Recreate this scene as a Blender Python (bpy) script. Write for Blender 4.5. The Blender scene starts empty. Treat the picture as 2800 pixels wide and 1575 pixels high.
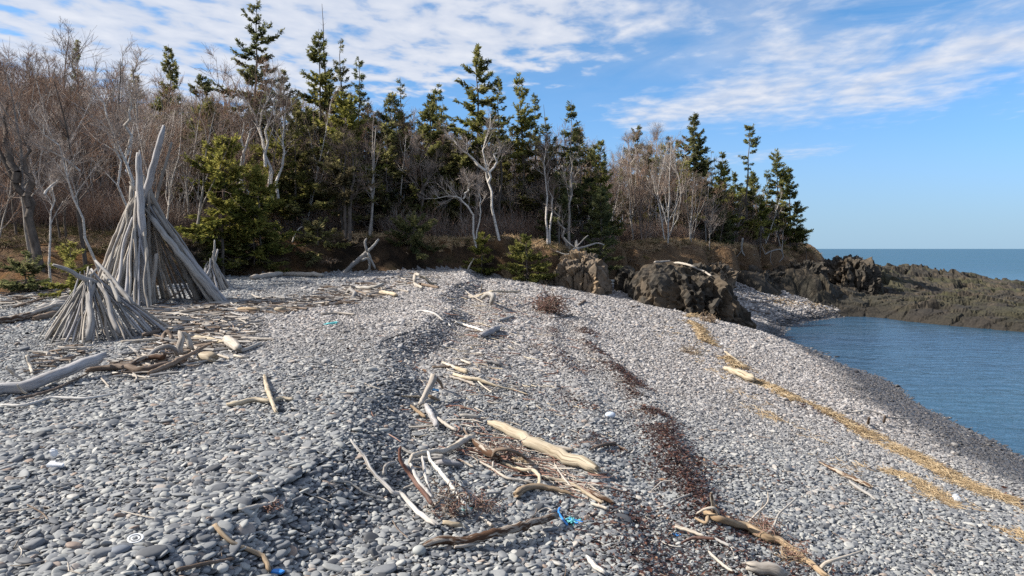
import bpy, math, random
import numpy as np
R = np.random.default_rng(11)
SC = bpy.context.scene
COL = SC.collection
PI = math.pi

# ---------------------------------------------------------------- camera
F = 2800 * 24.0 / 36.0                 # focal length in photo pixels (2800 wide)
CX, CY = 1400.0, 787.5
PITCH = math.atan((787.5 - 680.4) / F)
CAMZ = 5.0
cp, sp = math.cos(PITCH), math.sin(PITCH)
cam = bpy.data.cameras.new('camera'); cam.lens = 24; cam.sensor_width = 36
cam.clip_start = 0.1; cam.clip_end = 200000
co = bpy.data.objects.new('camera', cam); COL.objects.link(co)
co.location = (0, 0, CAMZ); co.rotation_euler = (PI / 2 - PITCH, 0, 0)
SC.camera = co

def ray(px, py):
    u = (px - CX) / F; v = -(py - CY) / F
    return np.array([u, cp + v * sp, -sp + v * cp])

def at(px, py, depth):
    """world point seen at photo pixel, at forward distance depth"""
    d = ray(px, py); return np.array([0, 0, CAMZ]) + d * (depth / d[1])

# ---------------------------------------------------------------- noise
def hsh(ix, iy, iz, seed=0):
    h = (ix.astype(np.int64) * 374761393 + iy.astype(np.int64) * 668265263 + iz.astype(np.int64) * 2147483647 + seed * 974634777) & 0xffffffff
    h = ((h ^ (h >> 13)) * 1274126177) & 0xffffffff
    h = ((h ^ (h >> 16)) * 2246822519) & 0xffffffff
    return ((h ^ (h >> 15)) & 0xffffff) / float(0x1000000)

def vn(p, seed=0):
    p = np.asarray(p, float); i = np.floor(p).astype(np.int64); f = p - i; f = f * f * (3 - 2 * f)
    out = 0
    for dx in (0, 1):
        for dy in (0, 1):
            for dz in (0, 1):
                w = (f[:, 0] if dx else 1 - f[:, 0]) * (f[:, 1] if dy else 1 - f[:, 1]) * (f[:, 2] if dz else 1 - f[:, 2])
                out = out + w * hsh(i[:, 0] + dx, i[:, 1] + dy, i[:, 2] + dz, seed)
    return out

def fbm(p, octv=4, seed=0, gain=.5):
    a, s, t = 1.0, 0, 0; p = np.asarray(p, float)
    for o in range(octv):
        s = s + a * vn(p * 2 ** o + o * 7.3, seed + o); t += a; a *= gain
    return s / t - .5

def worley(p, seed=0):
    p = np.asarray(p, float); i = np.floor(p).astype(np.int64)
    f1 = np.full(len(p), 9.0); f2 = f1.copy(); cid = np.zeros(len(p))
    for dx in (-1, 0, 1):
        for dy in (-1, 0, 1):
            for dz in (-1, 0, 1):
                a, b, c = i[:, 0] + dx, i[:, 1] + dy, i[:, 2] + dz
                q = np.stack([a + hsh(a, b, c, seed), b + hsh(a, b, c, seed + 1), c + hsh(a, b, c, seed + 2)], 1)
                d = np.linalg.norm(q - p, axis=1)
                n = d < f1
                f2 = np.where(n, f1, np.minimum(f2, d)); cid = np.where(n, hsh(a, b, c, seed + 3), cid); f1 = np.where(n, d, f1)
    return f1, f2, cid

def facets(p, seed=0, tilt=1.0):
    """angular broken-block relief: each cell a tilted plane at its own height, with cracks"""
    p = np.asarray(p, float); i = np.floor(p).astype(np.int64)
    f1 = np.full(len(p), 9.0); f2 = f1.copy(); h = np.zeros(len(p)); of = np.zeros((len(p), 3)); dr = np.zeros((len(p), 3))
    for dx in (-1, 0, 1):
        for dy in (-1, 0, 1):
            for dz in (-1, 0, 1):
                a, b, c = i[:, 0] + dx, i[:, 1] + dy, i[:, 2] + dz
                q = np.stack([a + hsh(a, b, c, seed), b + hsh(a, b, c, seed + 1), c + hsh(a, b, c, seed + 2)], 1)
                d = np.linalg.norm(q - p, axis=1); n = d < f1
                f2 = np.where(n, f1, np.minimum(f2, d)); f1 = np.where(n, d, f1); h = np.where(n, hsh(a, b, c, seed + 3), h)
                of = np.where(n[:, None], p - q, of); dr = np.where(n[:, None], np.stack([hsh(a, b, c, seed + 4), hsh(a, b, c, seed + 5), hsh(a, b, c, seed + 6)], 1) - .5, dr)
    return (h - .5) + tilt * (of * dr).sum(1) * 2 - .5 * (f2 - f1 < .07), f2 - f1

def n2(x, y, s, seed=0, o=3):
    x = np.asarray(x, float).ravel(); y = np.asarray(y, float).ravel()
    return fbm(np.stack([x * s, y * s, 0 * x], 1), o, seed)

def ss(t):
    t = np.clip(t, 0, 1); return t * t * (3 - 2 * t)

# ---------------------------------------------------------------- terrain
YS = [-20, 0, 10, 16, 19, 25.6, 32.4, 38.2, 43, 47, 49.5, 51, 54, 60, 200]
XS = [11.8, 12.0, 12.2, 12.3, 12.5, 13.6, 14.5, 15.0, 16.7, 20, 23, 25, 29, 36, 60]
UB = [-1.4, -.95, -.75, -.62, -.5, -.4, -.25, -.08, 0, .07, .12, .15, .2, .27, .33, .38, .43, .5]
DB = [20, 22.5, 24.5, 25.5, 28, 33.5, 36.0, 38.5, 39.5, 40.0, 42.0, 49, 47.5, 49.0, 54, 60, 64, 66]
ZT = [5.4, 5.4, 5.4, 5.4, 5.3, 5.3, 5.7, 5.4, 5.6, 5.0, 4.7, 5.0, 5.6, 5.5, 5.2, 5.2, 5.0, 4.6]
WB = [7, 7, 7, 6, 4.5, 2.2, 1.7, 1.6, 1.9, 2.6, 3.0, 3.0, 4.0, 4.0, 4.0, 4.0, 4.0, 4.0]
KK = [.3, .3, .26, .18, .14, .10, .05, .02, .0, .0, .0, .0, .0, 0, 0, 0, 0, 0]

def sdist(x, y):
    u = x / np.maximum(y, 4.0)
    uu = u + .02 * np.sin(y * .9 + x * .7) + .012 * np.sin(x * 2.1)
    return y - np.interp(uu, UB, DB), u

def terrain(x, y):
    x = np.asarray(x, float); y = np.asarray(y, float); sh = x.shape; x = x.ravel(); y = y.ravel()
    zp = 2.55 + .032 * np.clip(y, -5, 42)
    wig = .28 * np.sin(y * .55) + .18 * np.sin(y * 1.37 + 1)
    t = x + 2.3 + wig
    step = .42 * ss((t + .1) / 1.0)
    xs = np.interp(y, YS, XS) + .15 * np.sin(y * .8) + .25 * np.sin(y * .31)
    zr = (zp - .42) * (1 - np.clip((x + .7) / (xs + .7), 0, 1)) ** (1 - .28 * ss((y - 20) / 15))
    zr = zr + 1.25 * np.exp(-((x - 16) / 5.0) ** 2 - ((y - 56) / 6.0) ** 2)
    z = np.where(x > -.7 - 0 * wig, np.minimum(zr, zp - step), zp - step)
    z = np.where(x > xs, -.13 * (x - xs), z)
    z = np.maximum(z, -3.5)
    z = z + .07 * np.exp(-((x - 1.25 - .2 * np.sin(y * .6)) / .28) ** 2) + .09 * np.exp(-((x - 2.5 - .25 * np.sin(y * .5 + 1)) / .3) ** 2)
    z = z + np.where(t < 0, .10 * n2(x, y, .35, 3), .03 * n2(x, y, .5, 4))
    s, u = sdist(x, y)
    w = np.interp(u, UB, WB); zt = np.interp(u, UB, ZT); k = np.interp(u, UB, KK)
    sx = np.clip(s - w, 0, None)
    hill = zt + k * 85 * (1 - np.exp(-sx / 85.0)) * 1.25 + 1.0 * n2(x, y, .12, 9) * ss(sx / 6) + .5 * n2(x, y, .45, 5)
    hill = hill + .5 * ss(sx / 12)
    bank = ss(s / w) ** .75
    # rough eroded bank face
    rough = n2(x, y, .8, 15, 4) * 1.5 * np.clip(bank * (1 - bank) * 4, 0, 1)
    lat = ss((.50 - u) / .07) * ss((108 - y) / 12 + 20 * (u < .05)) * (y > 6)
    z = z + (hill - z) * bank * lat + rough * lat
    return z.reshape(sh)

def T1(x, y):
    return float(terrain(np.array([x]), np.array([y]))[0])

_ts = np.geomspace(3, 160, 2600)
def G(px, py):
    """ground point seen at a photo pixel"""
    d = ray(px, py); P = np.array([0, 0, CAMZ])[None] + _ts[:, None] * d[None]
    dz = P[:, 2] - terrain(P[:, 0], P[:, 1])
    k = np.argmax(dz < 0)
    if dz[k] >= 0: k = len(_ts) - 1
    a = dz[k - 1] / (dz[k - 1] - dz[k] + 1e-9) if k > 0 else 0
    p = P[k - 1] * (1 - a) + P[k] * a
    return p

# ---------------------------------------------------------------- mesh helpers
def mesh(name, V, faces, smooth=False, attrs=None):
    V = np.asarray(V, np.float32)
    if isinstance(faces, np.ndarray): faces = [faces]
    me = bpy.data.meshes.new(name)
    me.vertices.add(len(V)); me.vertices.foreach_set('co', V.ravel())
    faces = [np.asarray(f, np.int32) for f in faces if len(f)]
    nl = sum(f.size for f in faces); npf = sum(len(f) for f in faces)
    if npf:
        idx = np.concatenate([f.ravel() for f in faces])
        tot = np.concatenate([np.full(len(f), f.shape[1], np.int32) for f in faces])
        st = np.concatenate([[0], np.cumsum(tot)[:-1]]).astype(np.int32)
        me.loops.add(nl); me.loops.foreach_set('vertex_index', idx)
        me.polygons.add(npf); me.polygons.foreach_set('loop_start', st)
        me.polygons.foreach_set('use_smooth', np.full(npf, smooth, bool))
    for k, v in (attrs or {}).items():
        v = np.asarray(v, np.float32)
        if v.ndim == 1:
            a = me.attributes.new(k, 'FLOAT', 'POINT'); a.data.foreach_set('value', v)
        else:
            a = me.attributes.new(k, 'FLOAT_VECTOR', 'POINT'); a.data.foreach_set('vector', v.ravel())
    me.update(calc_edges=True)
    return me

def tag(o, label=None, cat=None, group=None, kind=None):
    if label: o['label'] = label
    if cat: o['category'] = cat
    if group: o['group'] = group
    if kind: o['kind'] = kind
    return o

def obj(name, me, mat=None, parent=None, loc=None):
    o = bpy.data.objects.new(name, me); COL.objects.link(o)
    if mat is not None and me is not None and len(me.materials) == 0:
        for m in (mat if isinstance(mat, (list, tuple)) else [mat]): me.materials.append(m)
    if parent is not None: o.parent = parent
    if loc is not None: o.location = loc
    return o

def empty(name, loc):
    o = bpy.data.objects.new(name, None); COL.objects.link(o); o.location = loc; o.empty_display_size = .2
    return o

def grid_faces(nx, ny):
    i = np.arange(nx - 1)[None, :] + np.arange(ny - 1)[:, None] * nx
    i = i.ravel(); return np.stack([i, i + 1, i + nx + 1, i + nx], 1)

# ---------------------------------------------------------------- node helpers
class NT:
    def __init__(self, mat):
        self.m = mat; mat.use_nodes = True; self.t = mat.node_tree; self.t.nodes.clear()
    def n(self, typ, **kw):
        nd = self.t.nodes.new(typ)
        for k, v in kw.items():
            if k.startswith('i_'):
                key = k[2:]; key = int(key) if key.isdigit() else key.replace('_', ' ')
                self.put(nd.inputs[key], v)
            else: setattr(nd, k, v)
        return nd
    def put(self, sock, v):
        if isinstance(v, bpy.types.NodeSocket): self.t.links.new(v, sock)
        elif v is not None: sock.default_value = v
    def math(self, op, a, b=None, c=None, clamp=False):
        nd = self.t.nodes.new('ShaderNodeMath'); nd.operation = op; nd.use_clamp = clamp
        self.put(nd.inputs[0], a)
        if b is not None: self.put(nd.inputs[1], b)
        if c is not None: self.put(nd.inputs[2], c)
        return nd.outputs[0]
    def vm(self, op, a, b=None):
        nd = self.t.nodes.new('ShaderNodeVectorMath'); nd.operation = op
        self.put(nd.inputs[0], a)
        if b is not None:
            self.put(nd.inputs[3] if op == 'SCALE' else nd.inputs[1], b)
        return nd.outputs[0]
    def mix(self, f, a, b, mode='MIX'):
        nd = self.t.nodes.new('ShaderNodeMix'); nd.data_type = 'RGBA'; nd.blend_type = mode
        self.put(nd.inputs[0], f); self.put(nd.inputs[6], a); self.put(nd.inputs[7], b)
        return nd.outputs[2]
    def rng(self, v, a, b, c=0.0, d=1.0, smooth=False):
        nd = self.t.nodes.new('ShaderNodeMapRange'); nd.interpolation_type = 'SMOOTHSTEP' if smooth else 'LINEAR'
        self.put(nd.inputs[0], v)
        for i, q in enumerate((a, b, c, d)): self.put(nd.inputs[i + 1], q)
        return nd.outputs[0]
    def noise(self, vec, scale, detail=3, rough=.55, dist=0, out=0):
        nd = self.t.nodes.new('ShaderNodeTexNoise'); self.put(nd.inputs['Vector'], vec)
        nd.inputs['Scale'].default_value = scale; nd.inputs['Detail'].default_value = detail
        nd.inputs['Roughness'].default_value = rough; nd.inputs['Distortion'].default_value = dist
        return nd.outputs[out]
    def voro(self, vec, scale, feat='F1', out=0):
        nd = self.t.nodes.new('ShaderNodeTexVoronoi'); nd.feature = feat; self.put(nd.inputs['Vector'], vec)
        nd.inputs['Scale'].default_value = scale
        return nd.outputs[out]
    def ramp(self, f, stops, interp='LINEAR'):
        nd = self.t.nodes.new('ShaderNodeValToRGB'); self.put(nd.inputs[0], f); cr = nd.color_ramp; cr.interpolation = interp
        while len(cr.elements) < len(stops): cr.elements.new(.5)
        for e, (p, c) in zip(cr.elements, stops):
            e.position = p; e.color = (*c, 1)
        return nd.outputs[0]
    def bump(self, h, strength=.5, dist=.05, normal=None):
        nd = self.t.nodes.new('ShaderNodeBump'); self.put(nd.inputs['Height'], h)
        nd.inputs['Strength'].default_value = strength; nd.inputs['Distance'].default_value = dist
        if normal is not None: self.put(nd.inputs['Normal'], normal)
        return nd.outputs[0]
    def pbr(self, col, rough=.8, normal=None, spec=.3, **kw):
        b = self.t.nodes.new('ShaderNodeBsdfPrincipled'); self.put(b.inputs['Base Color'], col)
        self.put(b.inputs['Roughness'], rough); self.put(b.inputs['Specular IOR Level'], spec)
        if normal is not None: self.put(b.inputs['Normal'], normal)
        for k, v in kw.items(): self.put(b.inputs[k], v)
        return b.outputs[0]
    def out(self, s):
        o = self.t.nodes.new('ShaderNodeOutputMaterial'); self.t.links.new(s, o.inputs['Surface'])
    def pos(self): return self.n('ShaderNodeNewGeometry').outputs['Position']
    def oc(self): return self.n('ShaderNodeTexCoord').outputs['Object']
    def orand(self): return self.n('ShaderNodeObjectInfo').outputs['Random']
    def xyz(self, v):
        s = self.n('ShaderNodeSeparateXYZ', i_0=v); return s.outputs
    def attr(self, name, out='Fac'):
        a = self.n('ShaderNodeAttribute', attribute_name=name); return a.outputs[out]

def newmat(name): 
    return NT(bpy.data.materials.new(name))

def c3(*a): return (*a, 1.0)

# ---------------------------------------------------------------- light and sky
SUN_AZ, SUN_EL = -93.0, 39.0           # degrees; azimuth from +Y towards +X
sd = np.array([math.sin(math.radians(SUN_AZ)) * math.cos(math.radians(SUN_EL)), math.cos(math.radians(SUN_AZ)) * math.cos(math.radians(SUN_EL)), math.sin(math.radians(SUN_EL))])
sl = bpy.data.lights.new('sun', 'SUN'); sl.energy = 5.0; sl.angle = math.radians(.5); sl.color = (1.0, .94, .84)
so = bpy.data.objects.new('sun', sl); COL.objects.link(so)
from mathutils import Vector
so.rotation_euler = Vector(-sd).to_track_quat('-Z', 'Y').to_euler()
so.location = (-40, 20, 60)

w = bpy.data.worlds.new('World'); SC.world = w
W = NT(w)
sky = W.n('ShaderNodeTexSky'); sky.sky_type = 'NISHITA'; sky.sun_disc = False
sky.sun_elevation = math.radians(SUN_EL); sky.sun_rotation = math.radians(SUN_AZ)
sky.altitude = 0; sky.air_density = 1.0; sky.dust_density = .6; sky.ozone_density = 2.2
dirv = W.n('ShaderNodeTexCoord').outputs['Generated']
X, Y, Z = W.xyz(dirv)
zc = W.math('MAXIMUM', Z, .035)
yc = W.math('MAXIMUM', Y, .05)
qx = W.math('DIVIDE', X, zc); qy = W.math('DIVIDE', Y, zc)
q = W.n('ShaderNodeCombineXYZ', i_0=qx, i_1=qy).outputs[0]
U = W.math('DIVIDE', X, yc); E = W.math('DIVIDE', Z, yc)     # tangent plane ahead
qr = W.n('ShaderNodeVectorRotate', rotation_type='Z_AXIS'); W.put(qr.inputs['Vector'], q); qr.inputs['Angle'].default_value = math.radians(14)
qs = W.vm('MULTIPLY', qr.outputs[0], (1.35, 1.0, 1.0))
puff = W.noise(qs, 4.2, 4, .52, .2)
big = W.noise(q, .55, 3, .5)
fine = W.noise(q, 9.0, 4, .6, .3)
ue = W.n('ShaderNodeCombineXYZ', i_0=W.math('MULTIPLY', U, 1.0), i_1=W.math('MULTIPLY', W.math('SUBTRACT', E, W.math('MULTIPLY', U, .2)), 3.6)).outputs[0]
ueN = W.noise(ue, 4.2, 6, .60, .5)
def gauss(v, c, s):
    d = W.math('DIVIDE', W.math('SUBTRACT', v, c), s)
    return W.math('POWER', 2.718, W.math('MULTIPLY', W.math('MULTIPLY', d, d), -1.0))
# left and upper field of altocumulus
fieldline = W.math('ADD', W.math('MULTIPLY', U, .12), .225)
field = W.rng(W.math('SUBTRACT', E, fieldline), -.06, .07, 0, 1, True)
lfade = W.rng(U, -.05, .45, 1.0, .62, True)
cover1 = W.math('MULTIPLY', field, lfade)
cover0 = W.math('MULTIPLY', W.rng(U, -.10, -.32, 0, 1, True), W.rng(E, .02, .12, 0, 1, True))
cover1 = W.math('MAXIMUM', cover1, W.math('MULTIPLY', cover0, .95))
# long pale band to the right
bl = W.math('ADD', W.math('MULTIPLY', U, .17), .163)
band = W.math('MULTIPLY', W.math('MULTIPLY', gauss(W.math('SUBTRACT', E, bl), .0, W.math('ADD', .030, W.math('MULTIPLY', W.math('MAXIMUM', U, 0.0), .09))), W.rng(U, .05, .2, 0, 1, True)), .98)
wl = W.math('ADD', W.math('MULTIPLY', W.math('SUBTRACT', U, .4), .09), .138)
wisp = W.math('MULTIPLY', W.math('MULTIPLY', gauss(W.math('SUBTRACT', E, wl), 0.0, .017), W.math('MULTIPLY', W.rng(U, .2, .33, 0, 1, True), W.rng(U, .62, .42, 0, 1, True))), .8)
ur = W.math('MULTIPLY', W.math('MULTIPLY', W.rng(W.math('SUBTRACT', E, bl), -.01, .05, 0, 1, True), W.rng(U, .18, .40, 0, 1, True)), .80)
cover = W.math('MAXIMUM', W.math('MAXIMUM', W.math('MAXIMUM', cover1, ur), band), wisp)
kr = W.rng(U, .0, .3, 0, 1, True)
nz = W.math('ADD', W.math('MULTIPLY', puff, W.math('SUBTRACT', .70, W.math('MULTIPLY', kr, .42))), W.math('ADD', W.math('MULTIPLY', ueN, W.math('ADD', .26, W.math('MULTIPLY', kr, .42))), W.math('ADD', W.math('MULTIPLY', fine, .07), W.math('MULTIPLY', big, .10))))
th = W.rng(cover, 0, 1, .80, .40)
cl = W.rng(W.math('SUBTRACT', nz, th), W.math('SUBTRACT', -.03, W.math('MULTIPLY', kr, .05)), W.math('ADD', .17, W.math('MULTIPLY', kr, .10)), 0, 1, True)
cl = W.math('MULTIPLY', cl, W.rng(cover, .02, .25, 0, 1, True))
veil = W.math('MULTIPLY', W.math('MULTIPLY', W.rng(E, .16, .34, 0, 1, True), W.rng(ueN, .3, .7)), W.rng(U, -.1, .4, .25, .62, True))
cl = W.math('MAXIMUM', W.math('MULTIPLY', cl, .93), veil)
back = W.math('GREATER_THAN', Y, 0.0)
shade = W.rng(W.math('SUBTRACT', nz, th), .10, .34, 1.0, .86, True)
ccol = W.mix(W.rng(puff, .35, .72), c3(.55, .615, .75), c3(.78, .80, .86))
hz = W.rng(Z, .0, .30, 1, 0, True)
sk = W.mix(1.0, sky.outputs[0], W.mix(hz, c3(.58, .96, 1.22), c3(.56, .88, 1.42)), 'MULTIPLY')
sk = W.mix(W.math('MULTIPLY', W.rng(E, -.02, .26, 1, 0, True), .88), sk, c3(2.75, 4.05, 5.25))
b1 = W.n('ShaderNodeBackground', i_0=sk, i_1=.075)
b2 = W.n('ShaderNodeBackground', i_0=ccol, i_1=.56)
mx = W.n('ShaderNodeMixShader', i_0=cl, i_1=b1.outputs[0], i_2=b2.outputs[0])
wo = W.n('ShaderNodeOutputWorld'); W.t.links.new(mx.outputs[0], wo.inputs['Surface'])
vs = SC.view_settings; vs.view_transform = 'Standard'; vs.look = 'None'; vs.exposure = .95; vs.gamma = 1
SC.render.engine = 'CYCLES'
SC.cycles.use_denoising = False
SC.cycles.max_bounces = 6; SC.cycles.diffuse_bounces = 3; SC.cycles.glossy_bounces = 3; SC.cycles.transmission_bounces = 4; SC.cycles.transparent_max_bounces = 4
SC.cycles.use_adaptive_sampling = False
SC.render.film_transparent = False
# ---------------------------------------------------------------- ground materials
def mat_shingle():
    m = newmat('shingle'); p = m.pos(); x, y, z = m.xyz(p)
    v = m.voro(p, 13.0, 'F1', 1); vd = m.voro(p, 13.0, 'F1', 0)
    g = m.ramp(m.math('MULTIPLY', m.xyz(v)[0], 1.0), [(0, (.10, .10, .11)), (.5, (.20, .20, .21)), (1, (.32, .31, .31))])
    gap = m.rng(vd, .25, .55, 1, .18, True)  # shade between the stones, painted into the colour
    near = m.rng(y, 26, 44, 0, 1, True)
    col = m.mix(1.0, g, m.n('ShaderNodeCombineXYZ', i_0=gap, i_1=gap, i_2=gap).outputs[0], 'MULTIPLY')
    far = m.ramp(m.noise(p, 7.0, 5, .8), [(.30, (.10, .097, .10)), (.5, (.20, .19, .188)), (.7, (.30, .285, .275))])
    col = m.mix(near, m.mix(.8, c3(.045, .043, .045), col), far)  # nearer ground also toned darker, as shade among the pebbles
    wet = m.rng(m.math('ADD', z, m.math('MULTIPLY', m.noise(p, .9, 3), .35)), .30, .62, 1, 0, True)
    col = m.mix(wet, col, m.mix(.8, col, c3(.028, .027, .029)))
    nb = m.bump(m.math('SUBTRACT', 1.0, vd), .9, .05)
    m.out(m.pbr(col, m.rng(wet, 0, 1, .85, .4), nb, .3)); return m.m
M_SHINGLE = mat_shingle()

def mat_hill():
    m = newmat('leaf_litter'); p = m.pos()
    a = m.noise(p, .6, 4, .6); b = m.noise(p, 5.0, 5, .7); c = m.noise(p, 22, 3, .7)
    col = m.ramp(m.math('ADD', m.math('MULTIPLY', b, .6), m.math('MULTIPLY', c, .4)), [(.25, (.035, .022, .014)), (.45, (.12, .075, .045)), (.6, (.21, .135, .08)), (.78, (.32, .23, .14))])
    rust = m.ramp(b, [(.3, (.12, .05, .018)), (.7, (.33, .17, .06))])
    col = m.mix(m.rng(a, .5, .66, 0, .7, True), col, rust)
    col = m.mix(m.rng(m.noise(p, 1.3, 4), .56, .7, 0, .55, True), col, c3(.05, .06, .02))
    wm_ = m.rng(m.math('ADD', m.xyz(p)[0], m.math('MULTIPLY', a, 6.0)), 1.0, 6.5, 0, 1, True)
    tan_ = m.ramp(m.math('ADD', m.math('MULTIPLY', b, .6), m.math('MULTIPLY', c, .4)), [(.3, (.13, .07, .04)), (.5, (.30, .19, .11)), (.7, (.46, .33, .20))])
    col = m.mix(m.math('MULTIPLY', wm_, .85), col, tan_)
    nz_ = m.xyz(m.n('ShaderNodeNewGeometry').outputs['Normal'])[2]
    col = m.mix(m.math('MULTIPLY', m.math('MULTIPLY', m.rng(nz_, .55, .80, 1, 0, True), m.rng(m.noise(p, .7, 3), .38, .60, 1, .35)), m.math('SUBTRACT', 1.0, m.math('MULTIPLY', wm_, .6))), col, m.ramp(c, [(.35, (.012, .009, .007)), (.7, (.055, .040, .028))]))  # dark soil on steep faces, its tone also standing in for shade in the hollows
    nb = m.bump(m.math('ADD', b, c), 1.0, .25)
    m.out(m.pbr(col, .95, nb, .1)); return m.m
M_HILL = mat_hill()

# ---------------------------------------------------------------- ground sheet
gx = np.unique(np.round(np.concatenate([np.linspace(-160, -30, 66), np.linspace(-30, 26, 225), np.linspace(26, 90, 65)]), 4))
gy = np.unique(np.round(np.concatenate([np.linspace(-25, 3, 15), np.linspace(3, 66, 300), np.linspace(66, 190, 80)]), 4))
GX, GY = np.meshgrid(gx, gy)
GZ = terrain(GX, GY)
sD, uD = sdist(GX.ravel(), GY.ravel())
V = np.stack([GX.ravel(), GY.ravel(), GZ.ravel()], 1)
FA = grid_faces(len(gx), len(gy))
fs = sD[FA].mean(1); fu = uD[FA].mean(1); fy = GY.ravel()[FA].mean(1)
fh = (fs > .1 + .3 * n2(V[FA[:, 0], 0], V[FA[:, 0], 1], .7, 77)) & (fu < .475) & (fy > 6)
def sub(V, Fc):
    u, inv = np.unique(Fc, return_inverse=True); return V[u], inv.reshape(Fc.shape)
o = obj('beach', mesh('beach', *sub(V, FA[~fh]), smooth=True), M_SHINGLE); tag(o, 'grey shingle beach sloping from the berm down to the cove', 'beach', kind='structure')
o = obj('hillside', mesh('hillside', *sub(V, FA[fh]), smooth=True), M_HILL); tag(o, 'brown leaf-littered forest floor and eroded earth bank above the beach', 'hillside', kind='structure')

# ---------------------------------------------------------------- sea
def mat_sea():
    m = newmat('sea'); p = m.pos(); x, y, z = m.xyz(p)
    v = m.n('ShaderNodeCombineXYZ', i_0=m.math('MULTIPLY', x, .55), i_1=y).outputs[0]
    dist = m.math('SQRT', m.math('ADD', m.math('MULTIPLY', x, x), m.math('MULTIPLY', y, y)))
    w1 = m.noise(v, 2.3, 4, .6, .4); w2 = m.noise(v, .55, 3, .5, .3); w3 = m.noise(v, .05, 3, .5)
    h = m.math('ADD', m.math('MULTIPLY', w1, .42), m.math('MULTIPLY', w2, .8))
    nb = m.bump(h, .9, .26)
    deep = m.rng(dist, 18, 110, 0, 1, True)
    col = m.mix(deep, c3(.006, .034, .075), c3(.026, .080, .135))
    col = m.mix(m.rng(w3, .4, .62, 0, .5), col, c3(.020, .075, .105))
    b = m.pbr(col, m.rng(dist, 30, 200, .14, .42), nb, m.rng(dist, 30, 300, .42, .22))
    m.out(b); return m.m
M_SEA = mat_sea()
r = np.concatenate([[0], np.geomspace(40, 90000, 22)]); a = np.linspace(0, 2 * PI, 97)[:-1]
V = np.concatenate([[[0, 0, 0]]] + [np.stack([rr * np.cos(a), rr * np.sin(a), 0 * a], 1) for rr in r[1:]])
n = len(a); i = np.arange(n); j = (i + 1) % n
Fq = np.concatenate([np.stack([1 + k * n + i, 1 + (k + 1) * n + i, 1 + (k + 1) * n + j, 1 + k * n + j], 1) for k in range(len(r) - 2)])
Ft = np.stack([0 * i, 1 + i, 1 + j], 1)
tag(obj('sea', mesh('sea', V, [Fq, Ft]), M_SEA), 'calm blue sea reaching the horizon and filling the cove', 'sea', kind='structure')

# ---------------------------------------------------------------- rocks
def mat_rock(name, c, green=0.0, brown=.3):
    m = newmat(name); p = m.pos(); x, y, z = m.xyz(p)
    cr = m.attr('crack'); 
    a = m.noise(p, 1.1, 5, .65); b = m.noise(p, 7, 5, .7)
    k = m.math('ADD', m.math('MULTIPLY', a, .5), m.math('MULTIPLY', b, .5))
    col = m.ramp(k, [(.28, tuple(q * .45 for q in c)), (.5, c), (.72, tuple(min(.6, q * 1.75) for q in c))])
    col = m.mix(m.rng(m.noise(p, .55, 4), .48, .64, 0, brown, True), col, c3(.22, .15, .085))
    if green:
        gz = m.rng(z, .1, 1.3, 1, .25, True)
        gm = m.math('MULTIPLY', m.math('MULTIPLY', m.rng(m.noise(p, .25, 5, .68), .46, .58, 0, 1, True), gz), m.rng(x, 26, 38, .15, green))
        gc = m.ramp(b, [(.3, (.024, .030, .008)), (.7, (.095, .098, .026))])
        col = m.mix(gm, col, gc)
        lm = m.math('MULTIPLY', m.rng(x, 27, 38, 1, 0, True), m.rng(z, 2.4, 4.2, 0, .8, True))
        col = m.mix(lm, col, m.ramp(b, [(.3, (.055, .042, .030)), (.7, (.15, .115, .08))]))
        bm = m.rng(m.math('ADD', z, m.math('MULTIPLY', a, 1.2)), .9, 1.9, .88, 0, True)
        col = m.mix(bm, col, m.ramp(b, [(.3, (.009, .008, .007)), (.7, (.034, .028, .023))]))
    nb = m.bump(m.math('ADD', a, m.math('MULTIPLY', b, .5)), .55, .12)
    m.out(m.pbr(col, .88, nb, .25)); return m.m
M_ROCK = mat_rock('basalt', (.046, .040, .033), 0, .22)
M_ROCKB = mat_rock('brown_basalt', (.125, .098, .072), 0, .7)
M_REEF = mat_rock('reef_rock', (.031, .027, .022), 1.0, .10)

def ico(sub):
    import bmesh
    b = bmesh.new(); bmesh.ops.create_icosphere(b, subdivisions=sub, radius=1)
    V = np.array([v.co[:] for v in b.verts]); Fc = np.array([[v.index for v in f.verts] for f in b.faces]); b.free()
    return V, Fc
ICO6 = ico(6); ICO5 = ico(5); ICO3 = ico(3); ICO2 = ico(2)

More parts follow.
